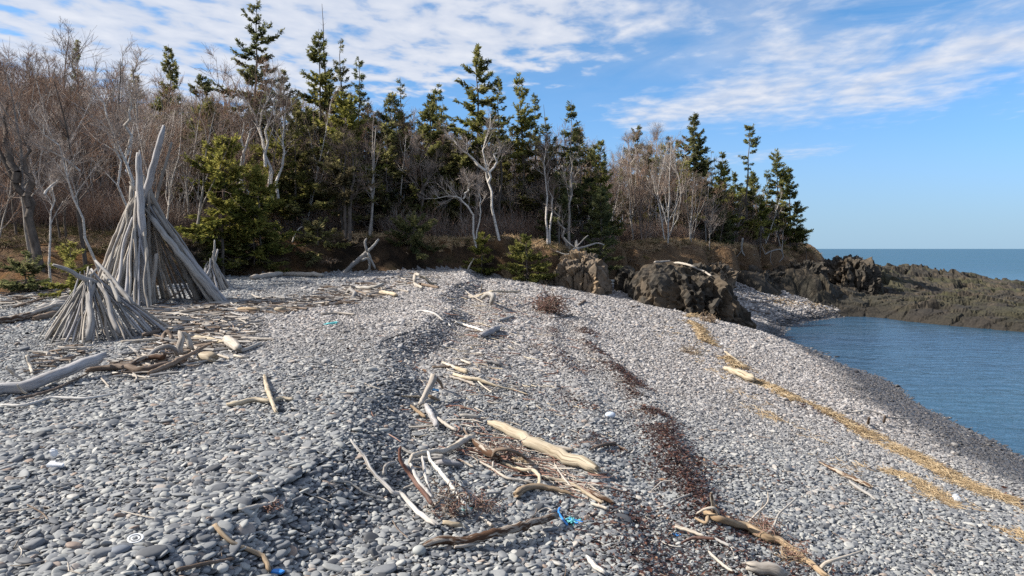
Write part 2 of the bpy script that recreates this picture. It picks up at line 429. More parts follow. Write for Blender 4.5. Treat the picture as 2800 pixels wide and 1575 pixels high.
def rock(name, label, center, rad, mat, seed, knob=.22, cell=1.6, slope=0.0, flat=2.6, hi=True, yaw=0.0, kx=None, cat='boulder', group=None):
    """a faceted basalt rock: superellipsoid cut into upright knobs"""
    V, Fc = (ICO6 if hi else ICO5); hwid = rad[0]; V = V.copy()
    e = 2.0 / flat
    L = (np.abs(V) ** flat).sum(1) ** (-1 / flat); P = V * L[:, None]
    rad = np.array(rad); P = P * rad
    if slope:
        hf = np.interp(P[:, 0] / rad[0], [-1, -.8, -.4, .2, .45, .7, 1.0], [.93, 1.0, 1.0, .95, .80, .55, .15])
        P[:, 2] = (P[:, 2] + rad[2]) * hf - rad[2]
    Q = P * np.array([cell, cell, cell * .38]) + seed * 13.7
    Q = Q + .35 * np.stack([fbm(P * 1.2 + 5, 3, seed), fbm(P * 1.2 + 15, 3, seed), fbm(P * 1.2 + 25, 3, seed)], 1)
    fa, f2 = facets(Q, seed, .9); fb, _ = facets(Q * 2.4 + 3, seed + 9, .9); f1 = 0
    kk = 1.0 if kx is None else ss((P[:, 0] / rad[0] - kx + .6) / 1.2) * .7 + .3
    d = kk * (knob * 1.5 * fa + knob * .55 * fb) + .10 * fa + .05 * fb + .40 * fbm(P * .6, 4, seed + 3)
    nrm = V * np.array([1, 1, .7]); nrm /= np.linalg.norm(nrm, axis=1)[:, None]
    P = P + nrm * d[:, None]
    c, s = math.cos(yaw), math.sin(yaw)
    P = np.stack([P[:, 0] * c - P[:, 1] * s, P[:, 0] * s + P[:, 1] * c, P[:, 2]], 1)
    o = obj(name, mesh(name, P, Fc, smooth=False, attrs={'crack': f2}), mat, loc=center)
    tag(o, label, cat, group); return o

def rk(pxl, pxr, pyt, pyb, depth, thick):
    """centre and radii of a rock from its photo box and distance"""
    a = at((pxl + pxr) / 2, pyb, depth); t = at((pxl + pxr) / 2, pyt, depth)
    hw = (pxr - pxl) / 2 / F * depth
    zb = min(a[2], T1(a[0], depth)); h = t[2] - zb
    return (a[0], depth, zb - .15), (hw, thick, h + .15)
c, r_ = rk(1716, 2066, 722, 862, 39.5, 2.6)
BOULDER = rock('boulder', 'huge dark basalt boulder with knobbly columns standing on the shingle', c, r_, M_ROCK, 3, .27, 1.75, slope=.42, flat=4.0, kx=-.45)
c, r_ = rk(1512, 1658, 702, 808, 40.0, 2.2)
rock('rock_outcrop', 'brown fractured rock outcrop with a flat face left of the narrow gap', c, r_, M_ROCKB, 5, .18, 1.5, flat=3.6, hi=True, cat='rock')
c, r_ = rk(1688, 1745, 732, 800, 42.5, 1.3)
rock('boulder', 'small rounded rock tucked behind the huge boulder at the gap', c, r_, M_ROCK, 8, .10, 1.0, hi=False)
for (l, rr, t, b, dd, th, lab, sd_, mt) in [
    (2000, 2120, 735, 782, 56, 2.2, 'dark ribbed ledge rock above the far end of the shingle', 11, M_ROCK),
    (2130, 2245, 718, 778, 58, 2.6, 'black-faced rock under the overhanging headland turf', 12, M_ROCK),
    (2250, 2375, 702, 780, 63, 3.0, 'shadowed headland block above the brown reef', 14, M_ROCK),
    (1905, 1990, 715, 762, 52, 2.0, 'low grey-brown rock right behind the huge boulder', 15, M_ROCKB),
    (1372, 1452, 745, 806, 39.2, 1.2, 'brown earthy rock at the bank foot below the small spruces', 17, M_ROCKB),
    (1462, 1515, 756, 808, 39.0, .9, 'small brown rock between the bank spruce and the outcrop', 18, M_ROCKB)]:
    c, r_ = rk(l, rr, t + 6, b, dd, th)
    rock('boulder', lab, c, r_, mt, sd_, .34, 1.5, hi=(rr - l > 100), flat=3.4)

# reef and rocky headland: a heightfield from measured points
def sea_pt(px, py):
    d = ray(px, py); t = -CAMZ / d[2]; return CAMZ * 0 + d * t + np.array([0, 0, CAMZ])
ctrl = []
front = [(2240, 866), (2330, 866), (2400, 868), (2500, 882), (2620, 893), (2720, 902), (2800, 908), (2900, 915)]
for q_ in front:
    p = sea_pt(*q_); ctrl.append((p[0], p[1], .0)); 
    dn = np.array([p[0], p[1]]); 
    ctrl.append((p[0] - .4, p[1] - 3.0, -1.1)); ctrl.append((p[0] + .25, p[1] + 1.0, .65)); ctrl.append((p[0] + .4, p[1] + 3.0, .85))
for (px, py, z) in [(2330, 800, 1.6), (2260, 790, 1.9), (2180, 800, 1.6), (2200, 765, 2.4), (2100, 760, 2.6), (2400, 760, 2.2), (2450, 790, 1.35), (2550, 780, 1.5), (2650, 790, 1.3), (2750, 800, 1.2), (2850, 805, 1.1),
                    (2300, 715, 3.6), (2230, 705, 4.3), (2340, 715, 3.4), (2372, 722, 3.2), (2450, 735, 2.6), (2550, 745, 2.0), (2620, 752, 1.7), (2150, 735, 3.4), (2180, 690, 4.9), (2120, 720, 4.3), (2080, 745, 3.2)]:
    d = ray(px, py); t = (z - CAMZ) / d[2]; p = d * t; ctrl.append((p[0], p[1], z))
for (x, y, z) in [(30, 80, 3.6), (36, 84, 2.0), (36, 95, -1), (45, 86, 1.8), (52, 88, 1.2), (48, 97, -1.2), (60, 90, .6), (70, 92, -.8), (60, 99, -1.2), (75, 75, -.6), (66, 80, -.3), (72, 60, -.5), (64, 55, .9), (58, 68, .5), (24, 95, 3.5), (22, 108, -1)]:
    ctrl.append((x, y, z))
for (px, py, dz) in [(2084, 785, .15), (2150, 805, .15), (2215, 822, .15), (2275, 840, .15), (2040, 800, -.7), (2100, 812, -.7), (2160, 828, -.7), (2220, 850, -.7), (2060, 840, -.8), (2140, 858, -.9), (2200, 872, -1.2), (2000, 820, -.9), (2110, 772, .6), (2180, 790, .6), (2050, 770, .2)]:
    p = G(px, py); ctrl.append((p[0], p[1], p[2] + dz))
ctrl.extend([(18, 45, -.8), (21, 45, -1.6), (24, 46, -1.6), (28, 42, -1.8), (17, 40, -1.2), (22, 40, -2)])
ctrl = np.array(ctrl)
def tps(cp_, xy, lam=.6):
    n = len(cp_); d = np.linalg.norm(cp_[:, None, :2] - cp_[None, :, :2], axis=2); K = d ** 2 * np.log(d + 1e-9); K += lam * np.eye(n)
    Pm = np.concatenate([np.ones((n, 1)), cp_[:, :2]], 1)
    A = np.block([[K, Pm], [Pm.T, np.zeros((3, 3))]]); w_ = np.linalg.solve(A, np.concatenate([cp_[:, 2], np.zeros(3)]))
    out = np.empty(len(xy))
    for s_ in range(0, len(xy), 20000):
        q_ = xy[s_:s_ + 20000]; dd = np.linalg.norm(q_[:, None] - cp_[None, :, :2], axis=2)
        out[s_:s_ + 20000] = (dd ** 2 * np.log(dd + 1e-9)) @ w_[:n] + w_[n] + q_ @ w_[n + 1:]
    return out
rx = np.concatenate([np.arange(15, 50, .13), np.arange(50, 80, .2)]); ry = np.concatenate([np.arange(37, 60, .11), np.arange(60, 105, .3)])
RX, RY = np.meshgrid(rx, ry); XY = np.stack([RX.ravel(), RY.ravel()], 1)
rz = tps(ctrl, XY)
P3 = np.stack([XY[:, 0], XY[:, 1], 0 * rz], 1)
wp = P3 + .8 * np.stack([fbm(P3 * .5, 3, 2), fbm(P3 * .5 + 9, 3, 3), 0 * rz], 1)
fa, f2 = facets(wp * np.array([.38, .55, 1]), 21, 1.0); fb, _ = facets(wp * np.array([.95, 1.25, 1]), 31, 1.0); fc, _ = facets(wp * np.array([2.1, 2.4, 1]), 35, 1.0)
land = .42 * ss((rz + .5) / .8) + .58 * ss((rz - .1) / 2.6)
rz = rz + land * (.62 * fa + .20 * fb + .05 * fc + .7 * fbm(P3 * .25, 4, 41)) - .30 * land
tz = terrain(RX, RY).ravel()
keep = rz > tz - .6
FR = grid_faces(len(rx), len(ry)); kf = keep[FR].any(1) & (rz[FR].max(1) > -.7) & ~((XY[FR[:, 0], 1] < 47.5) & (XY[FR[:, 0], 0] < 24))
o = obj('rocky_reef', mesh('rocky_reef', *sub(np.stack([XY[:, 0], XY[:, 1], rz], 1), FR[kf]), smooth=False), M_REEF)
o.data.attributes.new('crack', 'FLOAT', 'POINT')
tag(o, 'low dark rocky reef with green weed reaching out into the sea', 'reef', kind='structure')
def RZ(x, y):
    i = int(np.searchsorted(rx, x)); j = int(np.searchsorted(ry, y)); return float(rz[j * len(rx) + i])

# ---------------------------------------------------------------- scatter (geometry nodes) for uncountable stuff
def scatter(name, pts, rot, scl, idx, variants, label, cat):
    vc = bpy.data.collections.new(name + '_kinds')
    for k, me in enumerate(variants):
        vo = bpy.data.objects.new('%s_kind_%02d' % (name, k), me); vc.objects.link(vo)
    me = bpy.data.meshes.new(name); me.vertices.add(len(pts)); me.vertices.foreach_set('co', np.asarray(pts, np.float32).ravel())
    a = me.attributes.new('rot', 'FLOAT_VECTOR', 'POINT'); a.data.foreach_set('vector', np.asarray(rot, np.float32).ravel())
    a = me.attributes.new('scl', 'FLOAT_VECTOR', 'POINT'); a.data.foreach_set('vector', np.asarray(scl, np.float32).ravel())
    a = me.attributes.new('idx', 'INT', 'POINT'); a.data.foreach_set('value', np.asarray(idx, np.int32))
    ng = bpy.data.node_groups.new(name + '_scatter', 'GeometryNodeTree')
    ng.interface.new_socket('Geometry', in_out='INPUT', socket_type='NodeSocketGeometry')
    ng.interface.new_socket('Geometry', in_out='OUTPUT', socket_type='NodeSocketGeometry')
    gi = ng.nodes.new('NodeGroupInput'); go = ng.nodes.new('NodeGroupOutput'); ip = ng.nodes.new('GeometryNodeInstanceOnPoints')
    ci = ng.nodes.new('GeometryNodeCollectionInfo'); ci.inputs['Collection'].default_value = vc
    ci.inputs['Separate Children'].default_value = True; ci.inputs['Reset Children'].default_value = True
    def na(nm, typ):
        q = ng.nodes.new('GeometryNodeInputNamedAttribute'); q.data_type = typ; q.inputs['Name'].default_value = nm; return q.outputs['Attribute']
    er = ng.nodes.new('FunctionNodeEulerToRotation')
    L = ng.links.new
    L(gi.outputs[0], ip.inputs['Points']); L(ci.outputs[0], ip.inputs['Instance']); ip.inputs['Pick Instance'].default_value = True
    L(na('idx', 'INT'), ip.inputs['Instance Index']); L(na('rot', 'FLOAT_VECTOR'), er.inputs[0]); L(er.outputs[0], ip.inputs['Rotation'])
    L(na('scl', 'FLOAT_VECTOR'), ip.inputs['Scale']); L(ip.outputs[0], go.inputs[0])
    o = obj(name, me); md = o.modifiers.new('scatter', 'NODES'); md.node_group = ng
    tag(o, label, cat, kind='stuff'); return o

# ---------------------------------------------------------------- pebbles
def mat_pebble():
    m = newmat('pebble'); p = m.pos(); x, y, z = m.xyz(p); r = m.orand()
    cool = m.ramp(r, [(0, (.050, .053, .060)), (.25, (.125, .131, .143)), (.6, (.200, .206, .213)), (.84, (.265, .268, .26)), (.94, (.34, .335, .32)), (.97, (.21, .155, .125)), (1, (.36, .35, .33))])
    warm = m.ramp(r, [(0, (.07, .064, .063)), (.25, (.175, .163, .16)), (.6, (.285, .268, .26)), (.88, (.37, .35, .34)), (.95, (.25, .20, .17)), (1, (.42, .40, .385))])
    k = m.math('MULTIPLY', m.rng(y, 8, 19, 0, 1, True), m.rng(m.math('ADD', x, m.math('MULTIPLY', m.noise(p, .3, 3), 4)), -9, -3, 0, 1, True))
    col = m.mix(k, cool, warm)
    sp_ = m.noise(m.oc(), 2.6, 5, .7)
    col = m.mix(.45, col, m.mix(1.0, col, m.ramp(sp_, [(.25, (.55, .55, .55)), (.7, (1.35, 1.33, 1.3))]), 'MULTIPLY'))
    wet = m.rng(m.math('ADD', z, m.math('MULTIPLY', m.noise(p, .9, 3), .35)), .46, .80, 1, 0, True)
    col = m.mix(wet, col, m.mix(.80, col, c3(.022, .021, .023)))
    m.out(m.pbr(col, m.rng(wet, 0, 1, .72, .35), None, .35)); return m.m
M_PEB = mat_pebble()
peb = []
for k in range(14):
    V, Fc = (ICO3 if k < 8 else ICO2); rr = np.random.default_rng(100 + k)
    e = rr.uniform(.62, 1.0); P = np.sign(V) * np.abs(V) ** e
    P = P * (1 + .35 * fbm(V * 1.1 + k * 11, 2, k))[:, None]
    P = P * np.array([1, rr.uniform(.55, .92), rr.uniform(.24, .5)])
    me = mesh('pebble_shape', P * .5, Fc, smooth=True); me.materials.append(M_PEB); peb.append(me)
PP, PR, PS, PI_ = [], [], [], []
def in_view(x, y, m=1.0):
    return (np.abs(x) < .79 * y + 1.6 * m)
def addpeb(x, y, size, var, sink=.26, tilt=.30):
    z = terrain(x, y); s, u = sdist(x, y)
    xs = np.interp(y, YS, XS)
    ok = in_view(x, y) & (z > -.22) & ((s < .12) | (u > .47)) & (x < xs + 1.2)
    x, y, z, size, var = x[ok], y[ok], z[ok], size[ok], var[ok]; n = len(x)
    PP.append(np.stack([x, y, z + sink * size * .5], 1))
    PR.append(np.stack([R.normal(0, tilt, n), R.normal(0, tilt, n), R.normal(.2, .8, n)], 1))
    PS.append(size[:, None] * np.stack([R.uniform(.9, 1.3, n), R.uniform(.85, 1.1, n), R.uniform(.8, 1.25, n)], 1)); PI_.append(var)
for (y0, y1, sp0, hi) in [(3.4, 9, .040, 1), (9, 16, .042, 1), (16, 26, .056, 0), (26, 42, .085, 0), (42, 58, .14, 0)]:
    xa = np.arange(-.79 * y1 - 1.6, min(.79 * y1 + 1.6, 30), sp0); ya = np.arange(y0, y1, sp0 * .9)
    x, y = np.meshgrid(xa, ya); x = x.ravel() + R.uniform(-.42, .42, x.size) * sp0; y = y.ravel() + R.uniform(-.42, .42, y.size) * sp0
    size = sp0 * 1.28 * np.exp(R.normal(0, .30, len(x)))
    pat = n2(x, y, .5, 61); size *= np.clip(1 + (.8 * pat + .15 * np.sin(x * 2.1 + 1.2 * np.sin(y * .4))) * np.where(x > 3, .45, 1), .55, 1.6)
    size *= np.where((x < -1.0) & (y < 13), 1.18, .95)
    drop = R.uniform(0, 1, len(x)) < .05
    var = R.integers(0, 8, len(x)) if hi else R.integers(8, 14, len(x))
    addpeb(x[~drop], y[~drop], size[~drop], var[~drop])
# larger cobbles
nb_ = 800
y = R.uniform(3.5, 17, nb_) ** 1.0; x = R.uniform(-1, 1, nb_) * (.79 * y + 1.6)
x = np.where(R.uniform(0, 1, nb_) < .55, -np.abs(x) * .9 - .8, x)
size = .080 * np.exp(R.normal(.10, .24, nb_)) * np.where(x < -.5, 1.12, .85)
addpeb(x, y, np.clip(size, .05, .165), R.integers(0, 8, nb_), .5, .15)
pts = np.concatenate(PP); print('pebbles', len(pts))
scatter('pebbles', pts, np.concatenate(PR), np.concatenate(PS), np.concatenate(PI_), peb, 'rounded grey beach pebbles and cobbles covering the shingle', 'pebbles')
# ---------------------------------------------------------------- vegetation geometry
def unit(a):
    return a / (np.linalg.norm(a, axis=-1, keepdims=True) + 1e-9)

def prisms(P0, P1, r0, r1, sides=3):
    """tapered prisms between P0 and P1 -> V, F (quads)"""
    n = len(P0); d = unit(P1 - P0)
    ref = np.where(np.abs(d[:, 2:3]) > .9, np.array([[1., 0, 0]]), np.array([[0, 0, 1.]]))
    a = unit(np.cross(d, ref)); b = np.cross(d, a)
    th = np.arange(sides) * 2 * PI / sides
    off = a[:, None, :] * np.cos(th)[None, :, None] + b[:, None, :] * np.sin(th)[None, :, None]
    A = P0[:, None] + off * np.asarray(r0)[:, None, None]; B = P1[:, None] + off * np.asarray(r1)[:, None, None]
    V = np.concatenate([A, B], 1).reshape(-1, 3)
    i = np.arange(sides); j = (i + 1) % sides
    f = np.stack([i, j, j + sides, i + sides], 1)[None] + (np.arange(n) * 2 * sides)[:, None, None]
    return V, f.reshape(-1, 4)

def polyprisms(pts, rad, sides):
    P0 = pts[:, :-1].reshape(-1, 3); P1 = pts[:, 1:].reshape(-1, 3)
    return prisms(P0, P1 + (P1 - P0) * .06, rad[:, :-1].ravel(), rad[:, 1:].ravel(), sides)

def join(parts):
    Vs, Fs, n = [], {}, 0
    for V, Fq in parts:
        Vs.append(V); Fs.setdefault(Fq.shape[1], []).append(Fq + n); n += len(V)
    return np.concatenate(Vs), [np.concatenate(f) for f in Fs.values()]

def grow(rng, pts, rad, nch, lfun, ang, m, up, wob, tmin=.25, tmax=1.0, rf=.55):
    """children polylines along parent polylines pts (N,k+1,3)"""
    N, k1, _ = pts.shape; M = N * nch
    par = np.repeat(np.arange(N), nch)
    t = rng.uniform(tmin, tmax, M); f = t * (k1 - 1); i = np.minimum(f.astype(int), k1 - 2); fr = (f - i)[:, None]
    base = pts[par, i] * (1 - fr) + pts[par, i + 1] * fr
    pd = unit(pts[par, i + 1] - pts[par, i])
    br = rad[par, i] * (1 - fr[:, 0]) + rad[par, i + 1] * fr[:, 0]
    rv = unit(np.cross(pd, rng.normal(size=(M, 3))))
    a = rng.normal(ang, ang * .25, M)[:, None]
    d = unit(pd * np.cos(a) + rv * np.sin(a) + np.array([0, 0, up]))
    plen = np.linalg.norm(np.diff(pts, axis=1), axis=2).sum(1)[par]
    L = lfun(plen, t, rng, M)
    out = np.empty((M, m + 1, 3)); out[:, 0] = base
    for s_ in range(m):
        d = unit(d + rng.normal(0, wob, (M, 3)) + np.array([0, 0, up * .35]))
        out[:, s_ + 1] = out[:, s_] + d * (L / m)[:, None]
    r0 = np.minimum(br * rf, .012 * L + .003)
    rr = r0[:, None] * np.linspace(1, .3, m + 1)[None]
    return out, rr

def bare_geo(seed, H, stems=1, lean=0.0, spread=1.0, twig=.0045, levels=(9, 6, 6), rt=None, trunk_pts=None, first=.3, up=.25, wob=.12):
    """leafless broadleaf tree: returns trunk mesh arrays and crown (fine twig) arrays"""
    g = np.random.default_rng(seed); m = 9
    rt = rt or .0085 * H + .015
    tr = np.empty((stems, m + 1, 3)); tr[:, 0] = np.stack([g.normal(0, .12 * (stems > 1), stems), g.normal(0, .12 * (stems > 1), stems), np.full(stems, -.3)], 1)
    for s_ in range(stems):
        if trunk_pts is not None and s_ < len(trunk_pts):
            q_ = np.array(trunk_pts[s_], float); tt = np.linspace(0, len(q_) - 1, m + 1); 
            for c_ in range(3): tr[s_, :, c_] = np.interp(tt, np.arange(len(q_)), q_[:, c_])
            tr[s_, 1:-1] += g.normal(0, .012 * H, (m - 1, 3)) * np.array([1, 1, .2])
            continue
        az = g.uniform(0, 2 * PI); le = lean + (g.uniform(.1, .3) if stems > 1 else g.uniform(0, .08))
        d = np.array([math.cos(az) * le, math.sin(az) * le, 1.]); h = H * g.uniform(.85, 1.0)
        for k in range(m):
            d = unit(d + g.normal(0, wob * .6, 3) * np.array([1, 1, .2]) + np.array([0, 0, .08])); tr[s_, k + 1] = tr[s_, k] + d * (h + .3) / m
    trr = (rt * g.uniform(.75, 1.1, stems))[:, None] * np.linspace(1, .16, m + 1)[None] ** .9
    l1, r1 = grow(g, tr, trr, levels[0], lambda p, t, q, M: p * spread * q.uniform(.18, .42, M) * (1.25 - t), .75, 4, up, wob * 1.3, first, 1.0)
    l2, r2 = grow(g, l1, r1, levels[1], lambda p, t, q, M: p * q.uniform(.25, .6, M) + .15, .65, 3, .16, wob * 1.4, .15, 1.0)
    l3, r3 = grow(g, l2, r2, levels[2], lambda p, t, q, M: p * q.uniform(.3, .6, M) + .14, .6, 2, .12, wob * 1.5, .1, 1.0)
    r2 = np.maximum(r2, twig * 1.2); r3 = np.maximum(r3 * .8, twig * .8)
    trunk = join([polyprisms(tr, trr, 7), polyprisms(l1, np.maximum(r1, .008), 5)])
    crown = join([polyprisms(l2, r2, 3), polyprisms(l3, r3, 3)])
    return trunk, crown

def kites(P, D, side, l, w_):
    n = len(P); mid = P + D * (l * .45)[:, None]
    V = np.stack([P, mid + side * (w_ / 2)[:, None], P + D * l[:, None], mid - side * (w_ / 2)[:, None]], 1).reshape(-1, 3)
    return V, np.arange(n * 4).reshape(n, 4)

def spruce_geo(seed, H, Rr, cb=.2, dens=1.0, droop=.25, shape=.9, leaf=1.0, ragged=.5, deadlow=.5, upturn=.18, lean=(0, 0), tuft=0.0):
    """spruce: trunk (with bare branches) and crown of small needle sprays"""
    g = np.random.default_rng(seed); m = 12
    tr = np.zeros((1, m + 1, 3)); zz = np.linspace(-.3, H, m + 1); tr[0, :, 2] = zz
    wx = np.cumsum(g.normal(0, .010 * H, m + 1)); wy = np.cumsum(g.normal(0, .010 * H, m + 1)); wx -= wx[0]; wy -= wy[0]
    tr[0, :, 0] = wx * .5 + lean[0] * (np.clip(zz, 0, None) / H) ** 1.6 * H; tr[0, :, 1] = wy * .5 + lean[1] * np.clip(zz, 0, None)
    r0 = .0095 * H + .03; trr = r0 * (1 - np.linspace(0, 1, m + 1) * .93)[None]
    def onT(h):
        return np.stack([np.interp(h, zz, tr[0, :, 0]), np.interp(h, zz, tr[0, :, 1]), h], 1)
    nb_ = int(H * (1 - cb) * 9 * dens)
    t = cb + (1 - cb) * (g.uniform(0, 1, nb_) ** .92); wsp = .5 / H; t = np.where(g.uniform(0, 1, nb_) < .75, np.round(t / wsp) * wsp + g.normal(0, .055, nb_) / H, t); t = np.clip(t, cb, .995); h = t * H * .985
    rel = 1 - (t - cb) / (1 - cb)
    az = g.uniform(0, 2 * PI, nb_)
    sec = fbm(np.stack([np.cos(az) * 1.3, np.sin(az) * 1.3, h * .55], 1) + seed * 3.1, 3, seed) * 2
    Rr = Rr * 1.3; L = Rr * (rel ** shape) * g.uniform(.55, 1.12, nb_) * np.clip(1 + ragged * 1.3 * sec, .25, 1.7) + .14
    L *= np.clip(1.15 - .9 * np.clip(rel - .8, 0, 1) * 2, .5, 1)
    if tuft: L = Rr * np.clip(np.sin(np.clip(rel, .02, 1) * PI * .8 + .35), .15, 1) * g.uniform(.4, 1.1, nb_)
    el = .75 * (1 - rel) ** 2.2 - droop * rel + g.normal(0, .13, nb_)
    hd = np.stack([np.cos(az), np.sin(az), 0 * az], 1); base = onT(h); mm = 5
    s_ = np.linspace(0, 1, mm + 1)
    bz = L[:, None] * (np.sin(el)[:, None] * s_ - droop * .5 * s_ * (1 - s_) + upturn * s_ ** 2.4)
    bp = base[:, None] + hd[:, None] * (L * np.cos(el))[:, None, None] * s_[None, :, None]; bp[:, :, 2] += bz
    bp[:, 1:-1] += g.normal(0, .03, (nb_, mm - 1, 3)) * L[:, None, None]
    brr = (.006 + .009 * L)[:, None] * np.linspace(1, .25, mm + 1)[None]
    # twigs with needles
    per = np.maximum(3, (dens * 5 + L * 26 / leaf).astype(int)); bi = np.repeat(np.arange(nb_), per); n = len(bi)
    st = .12 + .88 * g.uniform(0, 1, n) ** .75
    f = st * mm; i = np.minimum(f.astype(int), mm - 1); fr = (f - i)[:, None]
    P = bp[bi, i] * (1 - fr) + bp[bi, i + 1] * fr; bd = unit(bp[bi, i + 1] - bp[bi, i])
    lat = unit(np.cross(bd, np.array([0, 0, 1.]))) * np.where(g.uniform(0, 1, n) < .5, 1, -1)[:, None]
    D = unit(bd * g.uniform(.35, 1.0, n)[:, None] + lat * g.uniform(.2, .95, n)[:, None] + np.array([0, 0, 1.]) * g.normal(-.08, .16, n)[:, None])
    l = leaf * (.13 + .22 * np.minimum(L[bi], 1.6) * (1.05 - st) + .09 * g.uniform(0, 1, n)); 
    Ps, Ds, Ss, ls, ws, ts = [], [], [], [], [], []
    tint = np.clip(.5 + .9 * fbm(P * 1.1 + seed, 3, seed) + g.normal(0, .17, n) + .15 * (1 - rel[bi]), 0, 1)
    for k in range(3):
        upv = unit(np.array([0, 0, 1.]) + g.normal(0, .55, (n, 3)))
        D2 = unit(D + g.normal(0, .22, (n, 3))); S = unit(np.cross(D2, upv))
        off = g.normal(0, .05 * leaf, (n, 3))
        Ps.append(P + off); Ds.append(D2); Ss.append(S); ls.append(l * g.uniform(.7, 1.1, n)); ws.append(l * g.uniform(.26, .42, n)); ts.append(np.clip(tint + g.normal(0, .1, n), 0, 1))
    V, Fq = kites(np.concatenate(Ps), np.concatenate(Ds), np.concatenate(Ss), np.concatenate(ls), np.concatenate(ws))
    tv = np.repeat(np.concatenate(ts), 4)
    # bare dead branches low on the trunk
    nd = int(deadlow * H * 4); parts = [polyprisms(tr, trr, 7), polyprisms(bp, brr, 3)]
    if nd:
        hh = g.uniform(.04, max(cb, .15) + .12, nd) * H; a2 = g.uniform(0, 2 * PI, nd); LL = Rr * g.uniform(.25, .75, nd)
        q_ = onT(hh)[:, None] + np.stack([np.cos(a2), np.sin(a2), 0 * a2], 1)[:, None] * (LL[:, None] * np.linspace(0, 1, 4)[None])[:, :, None]
        q_[:, :, 2] += -LL[:, None] * .22 * np.linspace(0, 1, 4)[None] ** 1.4; q_[:, 1:] += g.normal(0, .05, (nd, 3, 3))
        qr_ = np.full((nd, 4), .012) * np.linspace(1, .35, 4)[None]; parts.append(polyprisms(q_, qr_, 3))
        l2, r2 = grow(g, q_, qr_, 4, lambda p, t, q2, M: p * q2.uniform(.2, .45, M) + .08, .8, 2, -.08, .2, .2, 1.0); parts.append(polyprisms(l2, np.maximum(r2, .005), 3))
    tV, tF = join(parts)
    return (tV, tF), (V, Fq, tv)

# ---------------------------------------------------------------- vegetation materials
def mat_needles():
    m = newmat('spruce_needles'); t = m.attr('tint'); oc_ = m.n('ShaderNodeObjectInfo').outputs['Color']
    ocx, ocy, ocz = m.xyz(oc_)
    green = m.ramp(t, [(0, (.035, .047, .016)), (.35, (.10, .115, .032)), (.65, (.25, .245, .062)), (1, (.42, .37, .11))])
    blue = m.ramp(t, [(0, (.028, .040, .024)), (.4, (.068, .088, .046)), (.7, (.155, .175, .085)), (1, (.25, .25, .125))])
    brown = m.ramp(t, [(0, (.05, .038, .024)), (.5, (.14, .108, .070)), (1, (.27, .22, .15))])
    col = m.mix(ocx, blue, green)
    bf = m.math('MULTIPLY', ocy, m.rng(m.noise(m.pos(), .8, 3), .40, .58, .25, 1, True))
    col = m.mix(bf, col, brown)
    d = m.n('ShaderNodeBsdfDiffuse', i_0=col); tl = m.n('ShaderNodeBsdfTranslucent', i_0=col)
    mx_ = m.n('ShaderNodeMixShader', i_0=.45, i_1=d.outputs[0], i_2=tl.outputs[0]); m.out(mx_.outputs[0]); return m.m
M_NEEDLE = mat_needles()
def mat_bark(name, c1, c2, scale=6, birch=False):
    m = newmat(name); p = m.oc(); r = m.orand()
    v = m.vm('MULTIPLY', p, (1, 1, .35) if not birch else (1, 1, 3.0))
    col = m.ramp(m.noise(v, scale, 4, .7), [(.3, c1), (.65, c2)])
    col = m.mix(m.math('MULTIPLY', r, .35), col, m.mix(1.0, col, c3(.72, .68, .66), 'MULTIPLY'))
    m.out(m.pbr(col, .9, None, .15)); return m.m
M_BARK = mat_bark('spruce_bark', (.045, .036, .030), (.17, .145, .125))
M_BARKG = mat_bark('pale_grey_bark', (.15, .135, .12), (.36, .33, .30))
M_BIRCH = mat_bark('birch_bark', (.26, .235, .21), (.66, .62, .57), 5, True)
M_DARKB = mat_bark('dark_bark', (.05, .042, .036), (.15, .125, .105))
M_TWIG = mat_bark('twigs', (.14, .102, .080), (.28, .210, .172), 3)
M_TWIGR = mat_bark('red_brown_twigs', (.155, .094, .064), (.32, .205, .145), 3)
M_TWIGP = mat_bark('pale_twigs', (.22, .182, .155), (.42, .355, .31), 3)
M_DEAD = mat_bark('dead_wood', (.16, .14, .12), (.42, .38, .34))

def place_xy(px, depth, pyb=700):
    p = at(px, pyb, depth); return p[0], depth

def add_tree(name, label, cat, trunk, crown, mt, mc, loc, color=None, group=None, scale=1.0, rz=0.0):
    root = empty(name, loc); tag(root, label, cat, group); root.rotation_euler[2] = rz; root.scale = (scale,) * 3 if np.isscalar(scale) else scale
    t_ = obj('trunk', mesh('trunk', trunk[0], trunk[1], smooth=True), mt, root)
    at_ = {'tint': crown[2]} if len(crown) > 2 else None
    c_ = obj('crown', mesh('crown', crown[0], crown[1], attrs=at_), mc, root)
    if color: c_.color = (*color, 0, 1)
    return root

SPR = 'spruces standing along the bank'
def D(v): return v / .92                # 2576-wide viewing pixels -> photo pixels
